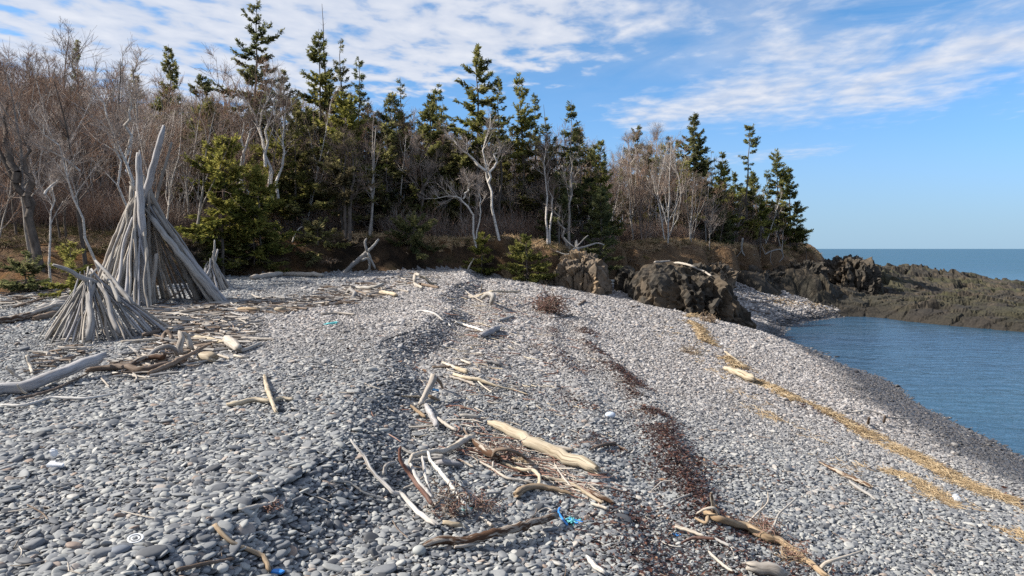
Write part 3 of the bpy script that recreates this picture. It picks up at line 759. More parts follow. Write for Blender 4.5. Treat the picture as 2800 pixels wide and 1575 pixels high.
# label, base px, top px, top py, depth, half width px, options   (2576-wide pixels)
SPRUCES = [
 ('spruce top poking above the bare hillside wood, the farthest left spruce', 208, 205, 98, 72, 24, dict(cb=.3, ragged=.5), (.35, .2)),
 ('low dark spruce crown in the bare wood just left of the two-tipped spruce', 350, 350, 172, 64, 30, dict(cb=.35, ragged=.4), (.5, .55)),
 ('two-tipped spruce standing behind the tall driftwood cone, its taller left half', 425, 418, 108, 47, 42, dict(cb=.42, ragged=.5, dens=1.1), (.6, .25)),
 ('slimmer right half of the two-tipped spruce behind the driftwood cone', 447, 442, 140, 48, 30, dict(cb=.4, ragged=.6, dens=.9), (.3, .2)),
 ('tallest spruce of all, its tip touching the upper edge of the sky', 650, 645, -6, 43, 92, dict(cb=.45, ragged=.85, dens=.85, droop=.2, shape=.75), (.25, .25)),
 ('broad dark spruce in the shade of the tallest spruce', 722, 712, 172, 46, 72, dict(cb=.36, ragged=.6, dens=1.0), (.05, .35)),
 ('dense tall spruce beside the thin bare dead leader', 808, 806, 68, 45, 68, dict(cb=.40, ragged=.5, dens=1.25, shape=.8), (.7, .1)),
 ('thin see-through spruce right of the dense tall spruce', 862, 858, 90, 46, 36, dict(cb=.45, ragged=.5, dens=.7), (.2, .5)),
 ('small narrow blue-green spruce tip right of the thin see-through spruce', 905, 903, 142, 48, 34, dict(cb=.5, ragged=.5, dens=.95), (.0, .1)),
 ('bushy yellow-green spruce with rounded crown in front of the dense tall spruce', 885, 880, 235, 40, 74, dict(cb=.38, ragged=.5, dens=1.25, shape=.55, leaf=1.1), (1, .05)),
 ('lone open spruce with bare gaps against blue sky left of the three-tipped clump', 1008, 1003, 197, 48, 44, dict(cb=.45, ragged=.9, dens=.55), (.2, .45)),
 ('left spire of the three-tipped spruce clump', 1080, 1078, 222, 50, 34, dict(cb=.45, ragged=.5), (.4, .25)),
 ('middle and highest spire of the three-tipped spruce clump', 1098, 1097, 207, 51, 38, dict(cb=.45, ragged=.5, dens=1.1), (.5, .2)),
 ('right spire of the three-tipped spruce clump', 1118, 1114, 252, 49, 40, dict(cb=.42, ragged=.6), (.4, .3)),
 ('large layered spruce with wide shelf branches right of the three-tipped clump', 1198, 1203, 112, 43, 84, dict(cb=.42, ragged=.65, dens=1.15, droop=.12, shape=.72), (.75, .25)),
 ('spruce with a bare dark trunk close behind the large layered spruce', 1256, 1262, 193, 45, 42, dict(cb=.5, ragged=.6, dens=.95), (.55, .2)),
 ('curved-topped spruce right of the large layered spruce', 1318, 1306, 180, 46, 48, dict(cb=.45, ragged=.5, dens=1.1, lean=(-.02, 0)), (.85, .1)),
 ('short dark spruce under the leaning dead tip', 1372, 1366, 292, 47, 38, dict(cb=.4, ragged=.6), (.3, .3)),
 ('tall spruce with a pale trunk and high pointed crown at the middle of the bank', 1428, 1432, 250, 44, 46, dict(cb=.35, ragged=.55, dens=1.0), (.55, .15)),
 ('thin drooping spruce right of the pale-trunked spruce', 1465, 1452, 318, 46, 40, dict(cb=.3, ragged=.8, dens=.7), (.2, .5)),
 ('pointed spruce at the right end of the middle wood, over the rock gap', 1508, 1508, 350, 45, 40, dict(cb=.25, ragged=.5, dens=1.1), (.8, .1)),
 ('spruce among pale bare twigs, the first of the headland spruces', 1610, 1606, 310, 62, 40, dict(cb=.4, ragged=.6, dens=1.0), (.35, .5)),
 ('narrow blue-green spruce tip left of the big headland spruce', 1688, 1684, 338, 66, 26, dict(cb=.4, ragged=.4, dens=1.1), (.0, .05)),
 ('big pointed spruce, the highest on the headland', 1733, 1731, 280, 62, 62, dict(cb=.25, ragged=.55, dens=1.2, shape=.8), (.3, .25)),
 ('ragged spruce snag with few needles between the headland spruces', 1786, 1781, 378, 64, 14, dict(cb=.4, ragged=.9, dens=.5), (.2, .5)),
 ('green spruce left of the tufted pole-like pine', 1822, 1818, 382, 63, 36, dict(cb=.25, ragged=.5, dens=1.1), (.85, .05)),
 ('short spruce half hidden behind the tufted pole-like pine', 1850, 1850, 432, 66, 34, dict(cb=.3, ragged=.6), (.4, .2)),
 ('airy spruce just right of the tufted pole-like pine', 1893, 1890, 432, 64, 32, dict(cb=.25, ragged=.7, dens=.85), (.6, .15)),
 ('yellowish young spruce low between the pole-like pine and the last spruces', 1912, 1912, 490, 62, 34, dict(cb=.3, ragged=.5, dens=1.0, leaf=1.1), (1, .0)),
 ('tall ragged spruce near the seaward end of the headland', 1958, 1956, 374, 66, 40, dict(cb=.22, ragged=.7, dens=1.05, shape=.8), (.6, .1)),
 ('last full spruce at the seaward tip of the headland', 1986, 1980, 420, 67, 36, dict(cb=.10, ragged=.5, dens=1.25, shape=.75), (.75, .05)),
 ('slim spruce spire just left of the big headland spruce', 1708, 1706, 352, 63, 26, dict(cb=.2, ragged=.5, dens=1.0), (.5, .2)),
 ('slim spruce spire just right of the big headland spruce', 1762, 1760, 352, 63, 26, dict(cb=.2, ragged=.6, dens=1.0), (.4, .3)),
 ('narrow spruce rising from pale twigs between rock gap and first headland spruce', 1560, 1560, 420, 56, 26, dict(cb=.2, ragged=.6, dens=.9), (.6, .4)),
 ('narrow spruce behind the wide white birch of the headland', 1650, 1648, 372, 64, 28, dict(cb=.3, ragged=.6, dens=1.0), (.4, .3)),
 ('narrow spruce spire between the airy spruce and the tall ragged one', 1930, 1928, 428, 66, 26, dict(cb=.2, ragged=.5, dens=1.1), (.7, .1)),
 ('short seaward spruce leaning over the tip of the headland', 2004, 2006, 505, 67, 24, dict(cb=.08, ragged=.6, dens=1.2), (.5, .1)),
 ('slim dark spruce right of the curved-topped spruce', 1345, 1343, 232, 48, 30, dict(cb=.35, ragged=.6, dens=1.0), (.4, .2)),
 ('slim spruce left of the pointed spruce over the rock gap', 1488, 1487, 372, 47, 28, dict(cb=.25, ragged=.6, dens=1.0), (.6, .2)),
 ('broad olive-green spruce with skirts to the ground behind the driftwood cones', 560, 560, 345, 33.5, 98, dict(cb=.12, ragged=.5, dens=1.5, shape=.5, leaf=1.0, droop=.15, upturn=.1), (1, .0)),
 ('lower yellow-green spruce right of the broad olive spruce', 655, 650, 430, 34.5, 85, dict(cb=.10, ragged=.6, dens=1.4, shape=.5, leaf=1.0, droop=.12), (1, .0)),
 ('green spruce left of and behind the broad olive spruce', 520, 520, 248, 42, 52, dict(cb=.3, ragged=.6, dens=1.0), (.7, .3)),
 ('mossy spruce under the dense tall spruce with brown lower boughs', 742, 742, 285, 39, 78, dict(cb=.2, ragged=.7, dens=1.1, shape=.6), (.75, .45)),
 ('sunlit spruce with flat green boughs beside the white multi-stem birch', 690, 690, 330, 38, 60, dict(cb=.2, ragged=.7, dens=1.0, shape=.55), (1, .1)),
 ('grey-brown spruce of half dead boughs near the twin dark trunks', 862, 862, 330, 38.5, 82, dict(cb=.25, ragged=.7, dens=.9, shape=.6), (.7, .8)),
 ('feathery brown-green spruce left of the lone open spruce base', 975, 978, 330, 42, 66, dict(cb=.15, ragged=.7, dens=.85, shape=.6), (.5, .75)),
 ('mid-height spruce with drooping olive boughs below the layered spruce', 1165, 1165, 330, 43, 55, dict(cb=.3, ragged=.7, dens=.8, shape=.6), (.6, .6)),
 ('green bushy spruce filling the gap under the curved-topped spruce', 1300, 1300, 320, 46, 56, dict(cb=.3, ragged=.6, dens=1.0, shape=.55), (.9, .3)),
 ('dead-needled brown spruce behind the pale-trunked spruce', 1388, 1388, 345, 46, 52, dict(cb=.2, ragged=.8, dens=.8, shape=.6), (.4, .85)),
 ('black-green spruce lower down at the left of the pale-trunked spruce', 1405, 1405, 430, 43.5, 42, dict(cb=.15, ragged=.5, dens=1.2, shape=.6), (.15, .1)),
 ('brown-tinged low spruce beside the big headland spruce', 1690, 1690, 395, 60, 45, dict(cb=.15, ragged=.8, dens=.9, shape=.6), (.4, .8)),
 ('brown thicket spruce right of the big headland spruce', 1775, 1775, 440, 60, 48, dict(cb=.1, ragged=.8, dens=.9, shape=.6), (.5, .7)),
]
for k, (lab, bx, tx, ty, dep, hw, op, colr) in enumerate(SPRUCES):
    x, y = place_xy(D(bx), dep); z = T1(x, y); top = at(D(tx), D(ty), dep)
    H = top[2] - z; Rr = hw / 1717. * dep
    op = dict(op); lx = (top[0] - x) / H; op.setdefault('lean', (lx, 0))
    if dep > 58: op['leaf'] = op.get('leaf', 1.0) * 1.2
    tr, cr = spruce_geo(300 + k, H, Rr, **op)
    mt = M_BARKG if 'pale' in lab and 'trunk' in lab and 'right of' not in lab and 'behind' not in lab else M_BARK
    add_tree('spruce_tree', lab, 'spruce', tr, cr, mt, M_NEEDLE, (x, y, z - .1), colr, SPR)

# spruces filling in between and behind, each a tree of its own
gs = np.random.default_rng(77); _k = 0
for (u0, u1, d0_, d1_, n_, lab_, h0, h1) in [(-.46, -.27, 3, 16, 13, 'olive spruce among bare trees between the driftwood cones and the tallest spruce', 5, 9.5), (-.28, -.10, 2.5, 12, 15, 'olive-brown spruce filling the middle wood under the tall spruce tips', 5, 9), (-.10, .13, 3, 13, 15, 'green-brown spruce filling the wood around the layered spruce', 5, 9), (.19, .385, 3.5, 13, 14, 'olive spruce packed among the headland trees', 4.5, 8.5), (-.80, -.46, 10, 45, 9, 'dark spruce scattered in the bare wood of the left hillside', 5.5, 8)]:
    for _ in range(n_):
        u = gs.uniform(u0, u1); y = np.interp(u, UB, DB) + np.interp(u, UB, WB) + gs.uniform(d0_, d1_); x = u * y; H = gs.uniform(h0, h1)
        tr, cr = spruce_geo(900 + _k, H, H * gs.uniform(.17, .25), cb=gs.uniform(.03, .22), dens=gs.uniform(.85, 1.15), ragged=.65, shape=gs.uniform(.55, .8), leaf=1.15, droop=gs.uniform(.12, .35))
        add_tree('spruce_tree', lab_, 'spruce', tr, cr, M_BARK, M_NEEDLE, (x, y, T1(x, y) - .1), (gs.uniform(.3, 1), gs.choice([.05, .25, .7])), lab_.replace('spruce', 'spruces', 1)); _k += 1

# pole-like pine with tuft, snags
x, y = place_xy(D(1876), 63); z = T1(x, y); H = at(D(1876), D(314), 63)[2] - z
tr, cr = spruce_geo(401, H, 20 / 1717 * 63, cb=.66, dens=1.0, ragged=.9, leaf=1.1, deadlow=.3, tuft=1.0, shape=.5)
add_tree('pine_tree', 'tall bare pole-like pine with a small tuft of needles at its top', 'pine', tr, cr, M_BARK, M_NEEDLE, (x, y, z - .1), (.4, .1))
def snag(lab, bx, tx, ty, dep, hw, seed, mat=None, n=1.0):
    x, y = place_xy(D(bx), dep); z = T1(x, y); top = at(D(tx), D(ty), dep); H = top[2] - z
    (tV, tF), _ = spruce_geo(seed, H, hw / 1717 * dep, cb=.4, dens=.45 * n, ragged=.8, deadlow=.5, lean=((top[0] - x) / H, 0))
    o = obj('dead_tree', mesh('dead_tree', tV, tF, smooth=True), mat or M_BARK, loc=(x, y, z - .1)); tag(o, lab, 'dead tree')
snag('thin bare dead leader rising beside the dense tall spruce', 822, 812, 6, 46, 24, 411)
snag('leaning dead spruce tip pointing left against the blue sky', 1395, 1368, 262, 47, 22, 412)
snag('thin bare snag with a tiny tip left of the green headland spruce', 1802, 1800, 392, 64, 12, 413)
snag('straight pale dead trunk with short stubs beside the bushy yellow-green spruce', 935, 940, 275, 39, 22, 414, M_DEAD)
snag('small wind-bent snag alone at the seaward edge of the headland', 2031, 2030, 588, 65, 22, 415, None, 2.2)
snag('grey dead trunk standing just behind the driftwood cone', 392, 390, 480, 30, 12, 416, M_DEAD)

# young spruces low on the bank
for k, (lab, bx, by, ty, dep, hw, colr, op) in enumerate([
 ('young spruce in front of the brown rock outcrop, spreading skirts', 1325, 690, 592, 38.4, 62, (.75, .1), dict(cb=.02, dens=2.2, shape=.75, leaf=.75)),
 ('small bright green spruce perched at the bank edge above the hollow', 1211, 668, 588, 38.8, 36, (1, 0), dict(cb=.02, dens=2.2, shape=.7, leaf=.75)),
 ('black-green pointed spruce rooted at the gap beside the rock outcrop', 1520, 640, 470, 42.5, 40, (.1, .05), dict(cb=.05, dens=1.9, shape=.7, leaf=.85)),
 ('dark pointed spruce low on the headland slope', 1815, 612, 530, 58, 30, (.15, .05), dict(cb=.05, dens=1.9, shape=.75, leaf=.95)),
 ('small spruce between the left driftwood cone and the shaded slope', 178, 725, 612, 23.5, 52, (.75, .0), dict(cb=.02, dens=2.4, shape=.6, leaf=.6)),
 ('dark spreading spruce boughs hanging over the deep hollow in the bank', 1035, 690, 552, 38.6, 92, (.25, .2), dict(cb=.0, dens=2.2, shape=.55, leaf=.8, droop=.6)),
 ('low spruce skirt hanging over the bank right of the small driftwood cone', 640, 690, 545, 34.5, 92, (.9, .25), dict(cb=.0, dens=2.0, shape=.5, leaf=.8, droop=.55)),
 ('shaded dark spruce scrub at the far left foot of the slope', 60, 735, 640, 25, 70, (.2, .2), dict(cb=.0, dens=2.0, shape=.5, leaf=.7, droop=.4)),
 ('mossy young spruce with brown twigs at the bank edge left of the hollow', 800, 690, 560, 36.5, 80, (.6, .6), dict(cb=.0, dens=1.8, shape=.5, leaf=.8, droop=.5)),
]):
    x, y = place_xy(D(bx), dep); z = T1(x, y); top = at(D(bx), D(ty), dep)
    zb = min(z, at(D(bx), D(by), dep)[2]) if z > top[2] - .8 else z
    H = max(1.0, top[2] - zb)
    tr, cr = spruce_geo(500 + k, H, hw / 1717 * dep, deadlow=0.2, ragged=.45, **op)
    add_tree('young_spruce', lab, 'spruce', tr, cr, M_BARK, M_NEEDLE, (x, y, zb - .1), colr, 'young spruces at the bank')

# named pale birches and bare trees: each with its trunk drawn from measured points
def drawn(name, lab, dep, stems, mt, mc, seed, H=None, levels=(9, 6, 5), rt=.09, spread=1.0, twig=.005, cat='birch', first=.3, up=.25):
    b = stems[0][0]; x, y = place_xy(D(b[0]), dep); z = T1(x, y)
    tp = []
    for st in stems:
        q_ = np.array([at(D(a), D(c), dep) for a, c in st]); q_[:, 1] += np.linspace(0, np.random.default_rng(seed).normal(0, .8), len(q_))
        if q_[0, 2] - z < 1.5: q_[0, 2] = z - .3
        tp.append(q_ - np.array([x, y, z]))
    Hh = max(t_[-1][2] for t_ in tp)
    tr, cr = bare_geo(seed, Hh, len(tp), rt=rt, trunk_pts=tp, levels=levels, spread=spread, twig=twig, first=first, up=up)
    return add_tree(name, lab, cat, tr, cr, mt, mc, (x, y, z), None, 'pale birches in the bare wood' if cat == 'birch' else 'bare broadleaf trees')
drawn('birch_tree', 'white multi-stem birch rising in front of the tallest spruce', 37, [[(690, 520), (672, 430), (655, 360), (650, 300), (668, 235), (676, 190)], [(680, 470), (662, 380), (632, 300), (600, 235), (570, 190)], [(700, 500), (700, 380), (712, 300), (722, 240)], [(668, 420), (664, 330), (680, 260), (690, 215)]], M_BIRCH, M_TWIG, 601, rt=.085)
drawn('birch_tree', 'thin pale birch stems left of the white multi-stem birch', 36, [[(604, 500), (602, 420), (612, 360), (606, 310), (590, 260)], [(612, 480), (608, 400), (622, 340), (640, 300)]], M_BIRCH, M_TWIG, 602, rt=.09)
drawn('birch_tree', 'spreading grey birch just left of the driftwood cone tips', 30, [[(345, 560), (335, 470), (318, 390), (300, 320), (275, 260), (240, 200)], [(318, 390), (330, 320), (345, 275), (350, 230)], [(322, 620), (318, 470), (312, 380), (306, 330)]], M_BIRCH, M_TWIGP, 603, rt=.085, levels=(11, 7, 5))
drawn('birch_tree', 'slim pale birch leaning left across the brown slope', 27, [[(262, 690), (238, 610), (215, 520), (200, 430), (188, 370), (168, 330)], [(200, 430), (180, 395), (150, 375)]], M_BIRCH, M_TWIGP, 604, rt=.055)
drawn('birch_tree', 'small white birch with a forked crown at far left', 26, [[(128, 700), (118, 610), (110, 540), (112, 490), (100, 455), (85, 430)], [(112, 490), (122, 450), (140, 430)]], M_BIRCH, M_TWIGP, 605, rt=.055)
drawn('bare_tree', 'thick dark leaning tree at the left edge of the picture', 27, [[(100, 600), (75, 530), (40, 460), (5, 400), (-40, 340)], [(72, 520), (66, 450), (55, 400), (66, 330)], [(40, 460), (20, 380), (5, 320), (10, 260)]], M_DARKB, M_TWIGP, 606, rt=.17, cat='bare tree')
drawn('birch_tree', 'leaning white birch with a crooked left limb at the middle of the bank', 40.5, [[(1258, 600), (1240, 530), (1228, 460), (1218, 400), (1225, 340), (1235, 290)], [(1222, 430), (1195, 400), (1165, 385), (1140, 355), (1120, 340)], [(1228, 460), (1245, 400), (1262, 370)]], M_BIRCH, M_TWIGP, 607, rt=.105)
drawn('birch_tree', 'low crooked birch arching left of the leaning white birch', 40, [[(1200, 590), (1182, 530), (1165, 500), (1130, 492), (1095, 500)], [(1165, 500), (1180, 470), (1172, 440)], [(1195, 570), (1210, 520), (1205, 460)]], M_BIRCH, M_TWIGP, 608, rt=.065)
drawn('birch_tree', 'wide white multi-stem birch on the headland slope', 57, [[(1662, 588), (1660, 520), (1652, 450), (1640, 400), (1620, 370)], [(1656, 575), (1630, 520), (1605, 490), (1575, 470)], [(1664, 580), (1672, 500), (1690, 450), (1685, 400)], [(1660, 560), (1650, 480), (1625, 440), (1600, 420)]], M_BIRCH, M_TWIGP, 609, rt=.10, levels=(11, 7, 5))
drawn('birch_tree', 'straight pale birch between the leaning birch and the pale-trunked spruce', 42, [[(1378, 600), (1376, 540), (1380, 480), (1370, 410), (1378, 350)], [(1384, 610), (1390, 520), (1386, 440)]], M_BIRCH, M_TWIG, 610, rt=.09)
drawn('bare_tree', 'round-crowned bare tree with a dark trunk left of the leaning birch', 42, [[(1060, 570), (1058, 510), (1062, 450), (1052, 390), (1045, 340)], [(1058, 490), (1080, 440), (1095, 390)], [(1058, 500), (1032, 440), (1020, 400)]], M_DARKB, M_TWIGP, 611, rt=.12, levels=(12, 7, 6), cat='bare tree')
drawn('bare_tree', 'twin dark trunks with grey dead boughs at the rust-brown clearing', 37.6, [[(868, 612), (866, 540), (862, 470), (866, 400), (860, 340)], [(880, 605), (878, 520), (886, 450), (880, 380)]], M_DARKB, M_TWIG, 612, rt=.15, levels=(14, 6, 5), cat='bare tree', up=-.02)
drawn('bare_tree', 'pale slender trunk right of the rust-brown clearing', 38.2, [[(930, 620), (934, 540), (936, 460), (938, 380), (940, 310)], [(936, 480), (920, 460), (905, 455)]], M_BARKG, M_TWIG, 613, rt=.10, levels=(8, 5, 4), cat='bare tree')
drawn('bare_tree', 'pale bare tree by the uprooted stump over the outcrop', 43, [[(1432, 612), (1430, 540), (1434, 470), (1430, 400)], [(1431, 605), (1412, 570), (1390, 530)]], M_DEAD, M_TWIGP, 614, rt=.13, levels=(7, 5, 4), cat='bare tree')
drawn('birch_tree', 'slanting birch sapling in front of the first headland spruce', 58, [[(1598, 560), (1590, 500), (1580, 450), (1590, 400), (1585, 360)]], M_BIRCH, M_TWIGP, 615, rt=.08)
drawn('bare_tree', 'fine-twigged bare tree behind the first headland spruce', 66, [[(1580, 560), (1582, 470), (1578, 400), (1582, 350)]], M_TWIGP, M_TWIGP, 616, rt=.09, levels=(16, 8, 6), cat='bare tree')
drawn('bare_tree', 'fine-twigged bare tree between the first headland spruce and the big one', 66, [[(1640, 540), (1648, 450), (1650, 380), (1655, 330)]], M_TWIGP, M_TWIGP, 619, rt=.09, levels=(16, 8, 6), cat='bare tree')
drawn('birch_tree', 'pale birch stem climbing the hill above the leaning slim birch', 44, [[(262, 420), (270, 340), (262, 290), (280, 240), (300, 205)], [(268, 350), (290, 300), (300, 270)]], M_BIRCH, M_TWIG, 617, rt=.10)
drawn('birch_tree', 'forked pale birch high on the left hillside near the picture edge', 40, [[(92, 430), (88, 350), (72, 290), (50, 250), (30, 225)], [(88, 350), (98, 290), (110, 240)], [(72, 290), (100, 255), (150, 235)]], M_BIRCH, M_TWIG, 618, rt=.11)

# the leafless wood: copies of a few bare trees
BV = []
for k in range(9):
    st = [1, 2, 3, 1, 2, 1, 4, 2, 1][k]
    tr, cr = bare_geo(700 + k, 8.0, st, lean=.06, levels=[(13, 6, 6), (8, 6, 5), (6, 5, 5), (14, 6, 6), (8, 6, 6), (15, 6, 5), (5, 6, 5), (9, 6, 5), (13, 7, 5)][k], rt=[.085, .07, .06, .09, .075, .08, .05, .065, .1][k], twig=.0055, spread=[1, .9, .9, 1.1, 1, 1.1, .8, .9, 1.2][k], first=.22)
    V_, F_ = join([(tr[0], f) for f in tr[1]] + [(cr[0], f) for f in cr[1]]) if False else (None, None)
    nt = len(tr[0]); Vv = np.concatenate([tr[0], cr[0]]); Ft = np.concatenate([f for f in tr[1]]); Fc_ = np.concatenate([f for f in cr[1]]) + nt
    me = mesh('bare_tree', Vv, [Ft, Fc_], smooth=True); me.materials.append([M_BIRCH, M_DARKB, M_BARKG, M_BARKG, M_BIRCH, M_DARKB, M_TWIG, M_BIRCH, M_BARKG][k]); me.materials.append([M_TWIG, M_TWIG, M_TWIGR, M_TWIGP, M_TWIG, M_TWIGR, M_TWIGR, M_TWIGP, M_TWIG][k])
    mi = np.concatenate([np.zeros(len(Ft), np.int32), np.ones(len(Fc_), np.int32)]); me.polygons.foreach_set('material_index', mi); BV.append(me)
def bare(x, y, h, k, lab, grp):
    o = bpy.data.objects.new('bare_tree', BV[k]); COL.objects.link(o); o.location = (x, y, T1(x, y)); s_ = h / 8.0
    o.scale = (s_ * R.uniform(.9, 1.25), s_ * R.uniform(.9, 1.25), s_); o.rotation_euler = (R.normal(0, .04), R.normal(0, .04), R.uniform(0, 6.28)); tag(o, lab, 'bare tree', grp)
g = np.random.default_rng(55); pts_ = []
def spaced(n, fn, mind, tries=6000):
    out = []
    for _ in range(tries):
        p = fn()
        if p is None: continue
        if all((p[0] - q_[0]) ** 2 + (p[1] - q_[1]) ** 2 > mind ** 2 for q_ in out[-400:]): out.append(p)
        if len(out) >= n: break
    return out
def left_pt():
    u = g.uniform(-.86, -.30); d0 = np.interp(u, UB, DB); s_ = 2.5 + 62 * g.uniform(0, 1) ** 1.25; y = d0 + s_; return (u * y, y)
for (x, y) in spaced(160, left_pt, 1.7):
    bare(x, y, g.uniform(6.0, 9.5) * (.85 if y < 36 else 1.05), int(g.integers(0, 9)), 'leafless grey-brown tree in the dense bare wood on the left hillside', 'bare trees of the left hillside')
def mid_pt():
    u = g.uniform(-.30, .15); d0 = np.interp(u, UB, DB); y = d0 + 5.0 + 22 * g.uniform(0, 1); return (u * y, y)
for (x, y) in spaced(52, mid_pt, 1.4):
    bare(x, y, g.uniform(5.5, 8.5), int(g.integers(0, 9)), 'leafless brown tree or sapling among the spruces along the middle bank', 'bare trees of the middle bank')
def right_pt():
    u = g.uniform(.14, .395); d0 = np.interp(u, UB, DB); y = d0 + 3.2 + 16 * g.uniform(0, 1); return (u * y, y) 
for (x, y) in spaced(55, right_pt, 1.1):
    bare(x, y, g.uniform(4.5, 7.5) * (1.15 if x / y < .27 else .75), int(g.integers(0, 9)), 'leafless pinkish-brown tree or sapling among the headland spruces', 'bare trees of the headland')

# the wood farther in, one mass behind the nearer trees
n = 900; u = g.uniform(-.95, .40, n); d0 = np.interp(u, UB, DB); y = d0 + np.where(u < -.25, 10 + 70 * g.uniform(0, 1, n), 6 + 30 * g.uniform(0, 1, n)); x = u * y; kp = (y < 104) & ((u < .3) | (y < d0 + 18)); x, y, u = x[kp], y[kp], u[kp]; n = len(x)
sc_ = g.uniform(.6, 1.0, n) * np.where(u > .16, .75, 1) * np.where(u > .30, .8, 1)
scatter('bare_wood', np.stack([x, y, terrain(x, y)], 1), np.stack([g.normal(0, .04, n), g.normal(0, .04, n), g.uniform(0, 6.28, n)], 1), np.stack([sc_ * 1.15, sc_ * 1.15, sc_], 1), g.integers(0, 9, n), BV, 'mass of leafless grey-brown wood behind the nearer trees', 'bare wood')
# ---------------------------------------------------------------- undergrowth
UG = []
for k in range(5):
    g2 = np.random.default_rng(800 + k); n = 16
    st = np.zeros((n, 5, 3)); st[:, 0, :2] = g2.normal(0, .22, (n, 2)); d = unit(np.stack([g2.normal(0, .35, n), g2.normal(0, .35, n), np.ones(n)], 1)); L = g2.uniform(.6, 1.5, n)
    for s_ in range(4):
        st[:, s_ + 1] = st[:, s_] + d * (L / 4)[:, None]; d = unit(d + g2.normal(0, .16, (n, 3)))
    rr = np.full((n, 5), .007) * np.linspace(1, .4, 5)[None]
    l2, r2 = grow(g2, st, rr, 5, lambda p, t, q_, M: p * q_.uniform(.2, .45, M), .55, 2, .2, .2, .25, 1.0)
    V, Fq = join([polyprisms(st, rr, 3), polyprisms(l2, np.maximum(r2, .0035), 3)])
    me = mesh('brush', V, Fq); me.materials.append([M_TWIGR, M_TWIG, M_TWIGR, M_TWIGP, M_TWIG][k]); UG.append(me)
n = 5200; u = g.uniform(-.88, .42, n); d0 = np.interp(u, UB, DB); y = d0 + np.interp(u, UB, WB) * 1.1 + 1.6 + 22 * g.uniform(0, 1, n) ** 1.7; x = u * y
z = terrain(x, y); keep_ = (n2(x, y, .25, 90) > -.16)
clear = ~((u > -.235) & (u < -.19) & (y < 41)); keep_ &= clear
x, y, z = x[keep_], y[keep_], z[keep_]; n = len(x)
sc_ = g.uniform(.55, 1.25, n) * np.where(x / y > .13, 1.05, 1.0)
scatter('undergrowth', np.stack([x, y, z - .05], 1), np.stack([g.normal(0, .1, n), g.normal(0, .1, n), g.uniform(0, 6.28, n)], 1), np.stack([sc_, sc_, sc_ * g.uniform(.8, 1.3, n)], 1), g.integers(0, 5, n), UG, 'reddish-brown leafless undergrowth and saplings under the trees', 'undergrowth')

# dry grass, hanging roots and turf on the bank edge
M_GRASS = mat_bark('dry_grass', (.30, .19, .10), (.58, .43, .26), 4)
M_ROOT = mat_bark('roots', (.10, .066, .045), (.34, .25, .18), 4)
M_MOSS = mat_bark('mossy_turf', (.04, .042, .014), (.17, .14, .06), 4)
GT = []
for k in range(6):
    g2 = np.random.default_rng(840 + k); n = 46
    P = np.concatenate([g2.normal(0, .16, (n, 2)), np.zeros((n, 1))], 1); d = unit(np.stack([g2.normal(0, .7, n), g2.normal(-.25, .7, n), g2.uniform(.1, 1, n)], 1)); L = g2.uniform(.15, .45, n)
    mid = P + d * (L * .55)[:, None]; tip = mid + unit(d + np.array([0, 0, -.75])) * (L * .5)[:, None]
    V, Fq = polyprisms(np.stack([P, mid, tip], 1), np.full((n, 3), .009) * np.array([[1, .8, .3]]), 3)
    me = mesh('tuft', V, Fq); me.materials.append([M_GRASS, M_GRASS, M_ROOT, M_MOSS, M_ROOT, M_GRASS][k]); GT.append(me)
n = 4200; u = g.uniform(-.9, .45, n); d0 = np.interp(u, UB, DB); ww = np.interp(u, UB, WB); s_ = ww * np.where(g.uniform(0, 1, n) < .8, g.uniform(.7, 1.5, n), g.uniform(.2, 2.0, n)); y = d0 + s_; x = u * y; z = terrain(x, y)
hi_ = s_ / ww
idx = np.where(hi_ > .75, g.choice([0, 1, 5, 3], n), g.choice([2, 4, 3, 0], n)); okk = ~((u > -.42) & (u < .03) & (g.uniform(0, 1, n) < .55)); idx = np.where((u < -.25) & (hi_ > .3), g.choice([2, 3, 3, 4], n), idx)
sc_ = g.uniform(.45, 1.05, n)
x, y, z, idx, sc_ = x[okk], y[okk], z[okk], idx[okk], sc_[okk]; n = len(x)
scatter('dry_grass', np.stack([x, y, z - .02], 1), np.stack([g.normal(.25, .3, n), g.normal(0, .3, n), g.normal(0, .8, n)], 1), np.stack([sc_] * 3, 1), idx, GT, 'dry grass, moss and hanging rootlets on the eroded bank', 'dry grass')
